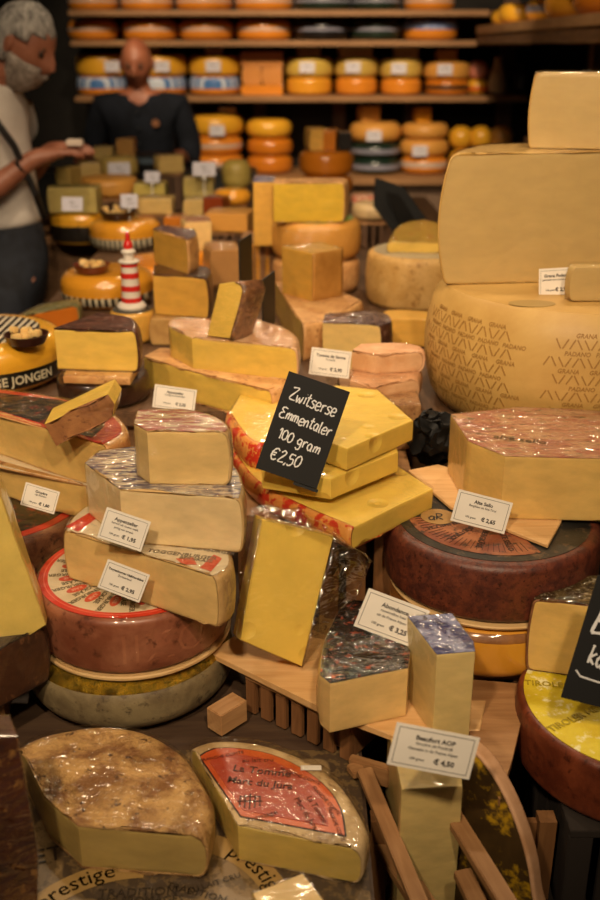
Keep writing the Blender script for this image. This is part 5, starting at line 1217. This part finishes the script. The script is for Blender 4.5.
def ears(M, s):
    out = []
    for sx in (-1, 1):
        bm = bmesh.new(); bmesh.ops.create_uvsphere(bm, u_segments=14, v_segments=10, radius=1, matrix=M @ Matrix.Translation((sx * .077 * s, .008 * s, -.002 * s)) @ Matrix.Rotation(R(sx * 18), 4, 'Z') @ Matrix.Diagonal((.009 * s, .019 * s, .032 * s, 1)))
        out.append(obj('ear', bm, None))
    return out
# --- customer, left, profile facing right, head bowed
Y1 = 3.28; man = empty('person', (-1.02, Y1, 0), 'grey haired bearded customer in a white T-shirt and dark jeans looking down, left', 'person')
hc = Vector((.145, .0, 1.580))
bmh = head_mesh(None, None, None, .98, None, None, None); hd, Mh = place_head(bmh, 'head', hc, 72, 33, SK, None)
arms = skin('a', [[(.0, .02, 1.0, (.13, .10)), (-.02, .02, 1.15, (.14, .105)), (-.02, .02, 1.3, (.14, .105)), (.0, .02, 1.42, (.12, .09)), (.04, .01, 1.50, .055), (.095, .0, 1.53, .05), (.135, .0, 1.565, .05)],
    [(.0, .02, 1.42, (.12, .09)), (.01, -.15, 1.40, .058), (.03, -.19, 1.27, .048), (.02, -.19, 1.155, .041), (.08, -.15, 1.20, .036), (.17, -.09, 1.265, .027)],
    [(.0, .02, 1.42, (.12, .09)), (.0, .19, 1.40, .058), (.04, .22, 1.26, .048), (.04, .20, 1.15, .041), (.11, .12, 1.21, .036), (.19, .03, 1.275, .027)],
    [(.0, .02, 1.0, (.13, .10)), (.0, .02, .93, (.10, .08))]]
    + hand((.17, -.09, 1.265), (1, .25, .15), (0, 0, 1), 1, sgn=1) + hand((.19, .03, 1.275), (.95, -.2, .1), (0, 0, 1), 1, sgn=-1), SK)
body = merge([arms, hd] + ears(Mh, .98), 'body', SK, man); eyes(Mh, .98, body)
# hair cap and beard
bm = bmesh.new(); bmesh.ops.create_uvsphere(bm, u_segments=36, v_segments=24, radius=1)
bmesh.ops.delete(bm, geom=[v for v in bm.verts if (v.co.y < -.55 and v.co.z < .50) or v.co.z < -.50 or (v.co.y < -.12 and v.co.z < .22)], context='VERTS')
for v in bm.verts: v.co = Vector((v.co.x * .083, v.co.y * .102 + .004, v.co.z * .122)) + noise.noise_vector(v.co * 3) * .006
bm.transform(Mh); HAIR = mottled('#6E6A66', '#B4AEA6', '#4A4642', 60, .8, 1, .004, stretch=(1, 1, .3)); solidify(obj('hair', bm, HAIR, man), .012)
bm = bmesh.new(); bmesh.ops.create_uvsphere(bm, u_segments=30, v_segments=20, radius=1)
bmesh.ops.delete(bm, geom=[v for v in bm.verts if v.co.y > .25 or v.co.z > -.15 or (abs(v.co.x) < .3 and v.co.z > -.3)], context='VERTS')
for v in bm.verts:
    x, y, z_ = v.co; v.co = Vector((x * .072 * (1 + .25 * z_), y * .094 * (1 + .06 * z_) - .012, z_ * .130)) + noise.noise_vector(v.co * 5) * .005
bm.transform(Mh); solidify(obj('beard', bm, mottled('#7A6E64', '#A89C90', '#5A5048', 60, .85, 1, .004), man), .01)
SH = mottled('#CFC6BC', '#DED6CC', None, 7, .85, .5, .006)
skin('t_shirt', [[(.0, .02, 1.03, (.165, .14)), (.0, .02, 1.07, (.163, .135)), (-.02, .02, 1.15, (.172, .14)), (-.02, .02, 1.3, (.168, .135)), (.0, .02, 1.42, (.142, .11)), (.035, .012, 1.485, (.075, .07))],
    [(.0, .02, 1.42, (.142, .11)), (.01, -.15, 1.405, .074), (.03, -.185, 1.29, .068)], [(.0, .02, 1.42, (.142, .11)), (.0, .19, 1.405, .074), (.04, .215, 1.28, .068)]], SH, man)
JN = mottled('#191B22', '#262A34', None, 12, .85, .4)
skin('jeans', [[(.0, .02, 1.12, (.155, .125)), (.0, .02, 1.03, (.158, .128)), (.0, .02, .93, (.175, .135)), (.0, .02, .88, (.17, .13))], [(.0, .02, .88, (.17, .13)), (.0, -.07, .78, .095), (.01, -.075, .5, .075), (.0, -.08, .12, .062)], [(.0, .02, .88, (.17, .13)), (.0, .11, .78, .095), (.02, .115, .5, .075), (.02, .12, .12, .062)]], JN, man)
for sy in (-.08, .12):
    bm = bmesh.new(); box(bm, (.05, sy, .045), (.27, .095, .088), bev=.03); obj('shoe', bm, plain('#1A1614', .4), man)
bm = bmesh.new(); tube(bm, [(-.03, -.12, 1.47), (.03, -.14, 1.44), (.12, -.13, 1.30), (.165, -.11, 1.16), (.17, -.05, 1.08)], .011, 8); obj('bag_strap', bm, plain('#15100E', .5), man)
bm = bmesh.new(); lathe(bm, [(.02, 0), (.024, 0), (.024, .016), (.02, .016), (.02, 0)], 20, M=Matrix.Translation((.125, -.125, 1.235)) @ Matrix.Rotation(R(60), 4, 'Y')); obj('watch', bm, plain('#1A1614', .3), man)
man.location.x = -.985; man.scale = (1, 1, 1.03)
bm = bmesh.new(); box(bm, (-.985 + .285, Y1 - .04, 1.342), (.05, .035, .02), bev=.004); tag(obj('cheese_sample', bm, plain('#CFC0B0', .5)), 'small pale sample held in the fingers of the customer', 'cheese')
# --- shop assistant, bald, black shirt, behind the counter
as_ = empty('person', (bx_(139, 5.25, 1.5), 5.25, 0), 'bald shop assistant in a black buttoned shirt looking down behind the counter', 'person')
hc = Vector((0, -.05, 1.540)); bmh = head_mesh(None, None, None, 1.0, None, None, None); hd, Mh = place_head(bmh, 'head', hc, 0, 22, SK2, None)
arms = skin('a', [[(0, 0, 1.0, (.15, .10)), (0, 0, 1.2, (.155, .105)), (0, 0, 1.34, (.15, .09)), (0, -.01, 1.42, .055), (0, -.03, 1.50, .052)],
    [(0, 0, 1.34, (.15, .09)), (-.19, 0, 1.345, .052), (-.24, -.02, 1.16, .045), (-.25, -.12, 1.06, .038), (-.24, -.30, 1.145, .028)],
    [(0, 0, 1.34, (.15, .09)), (.19, 0, 1.345, .052), (.24, -.02, 1.16, .045), (.24, -.12, 1.06, .038), (.22, -.30, 1.145, .028)], [(0, 0, 1.0, (.15, .10)), (0, 0, .92, (.155, .11))]]
    + hand((-.24, -.30, 1.145), (.1, -1, -.15), (0, 0, 1), 1, sgn=1) + hand((.22, -.30, 1.145), (-.1, -1, -.15), (0, 0, 1), 1, sgn=-1), SK2)
bod2 = merge([arms, hd] + ears(Mh, 1.0), 'body', SK2, as_); eyes(Mh, 1.0, bod2)
BS = mottled('#10131A', '#191D26', None, 10, .9, .5, .005, spec=.2)
skin('shirt', [[(0, 0, .94, (.175, .125)), (0, 0, 1.1, (.175, .125)), (0, 0, 1.22, (.18, .125)), (0, 0, 1.345, (.165, .105)), (0, -.01, 1.405, (.08, .07))],
    [(0, 0, 1.345, (.165, .105)), (-.19, 0, 1.345, .070), (-.245, -.02, 1.16, .062), (-.25, -.12, 1.06, .052), (-.242, -.25, 1.122, .042)], [(0, 0, 1.345, (.165, .105)), (.19, 0, 1.345, .070), (.245, -.02, 1.16, .062), (.24, -.12, 1.06, .052), (.225, -.25, 1.122, .042)]], BS, as_)
skin('trousers', [[(0, 0, .96, (.165, .12)), (0, 0, .88, (.165, .12))], [(0, 0, .88, (.165, .12)), (-.09, 0, .78, .09), (-.1, 0, .5, .07), (-.1, 0, .1, .06)], [(0, 0, .88, (.165, .12)), (.09, 0, .78, .09), (.1, 0, .5, .07), (.1, 0, .1, .06)]], plain('#121214', .8), as_)
for sx in (-.1, .1):
    bm = bmesh.new(); box(bm, (sx, -.04, .045), (.095, .27, .088), bev=.03); obj('shoe', bm, plain('#151312', .4), as_)
for k_ in range(4):
    bm = bmesh.new(); bmesh.ops.create_uvsphere(bm, u_segments=10, v_segments=6, radius=.007, matrix=Matrix.Translation((0, -.118 - .004 * (k_ % 2), 1.32 - k_ * .075))); obj('button', bm, plain('#2A2C30', .3), as_)
bm = bmesh.new(); lathe(bm, [(0, 0), (.018, 0), (.018, .004), (0, .004)], 16, M=Matrix.Translation((.085, -.118, 1.27)) @ Matrix.Rotation(R(90), 4, 'X')); obj('chest_emblem', bm, plain('#8A5A38', .5), as_)
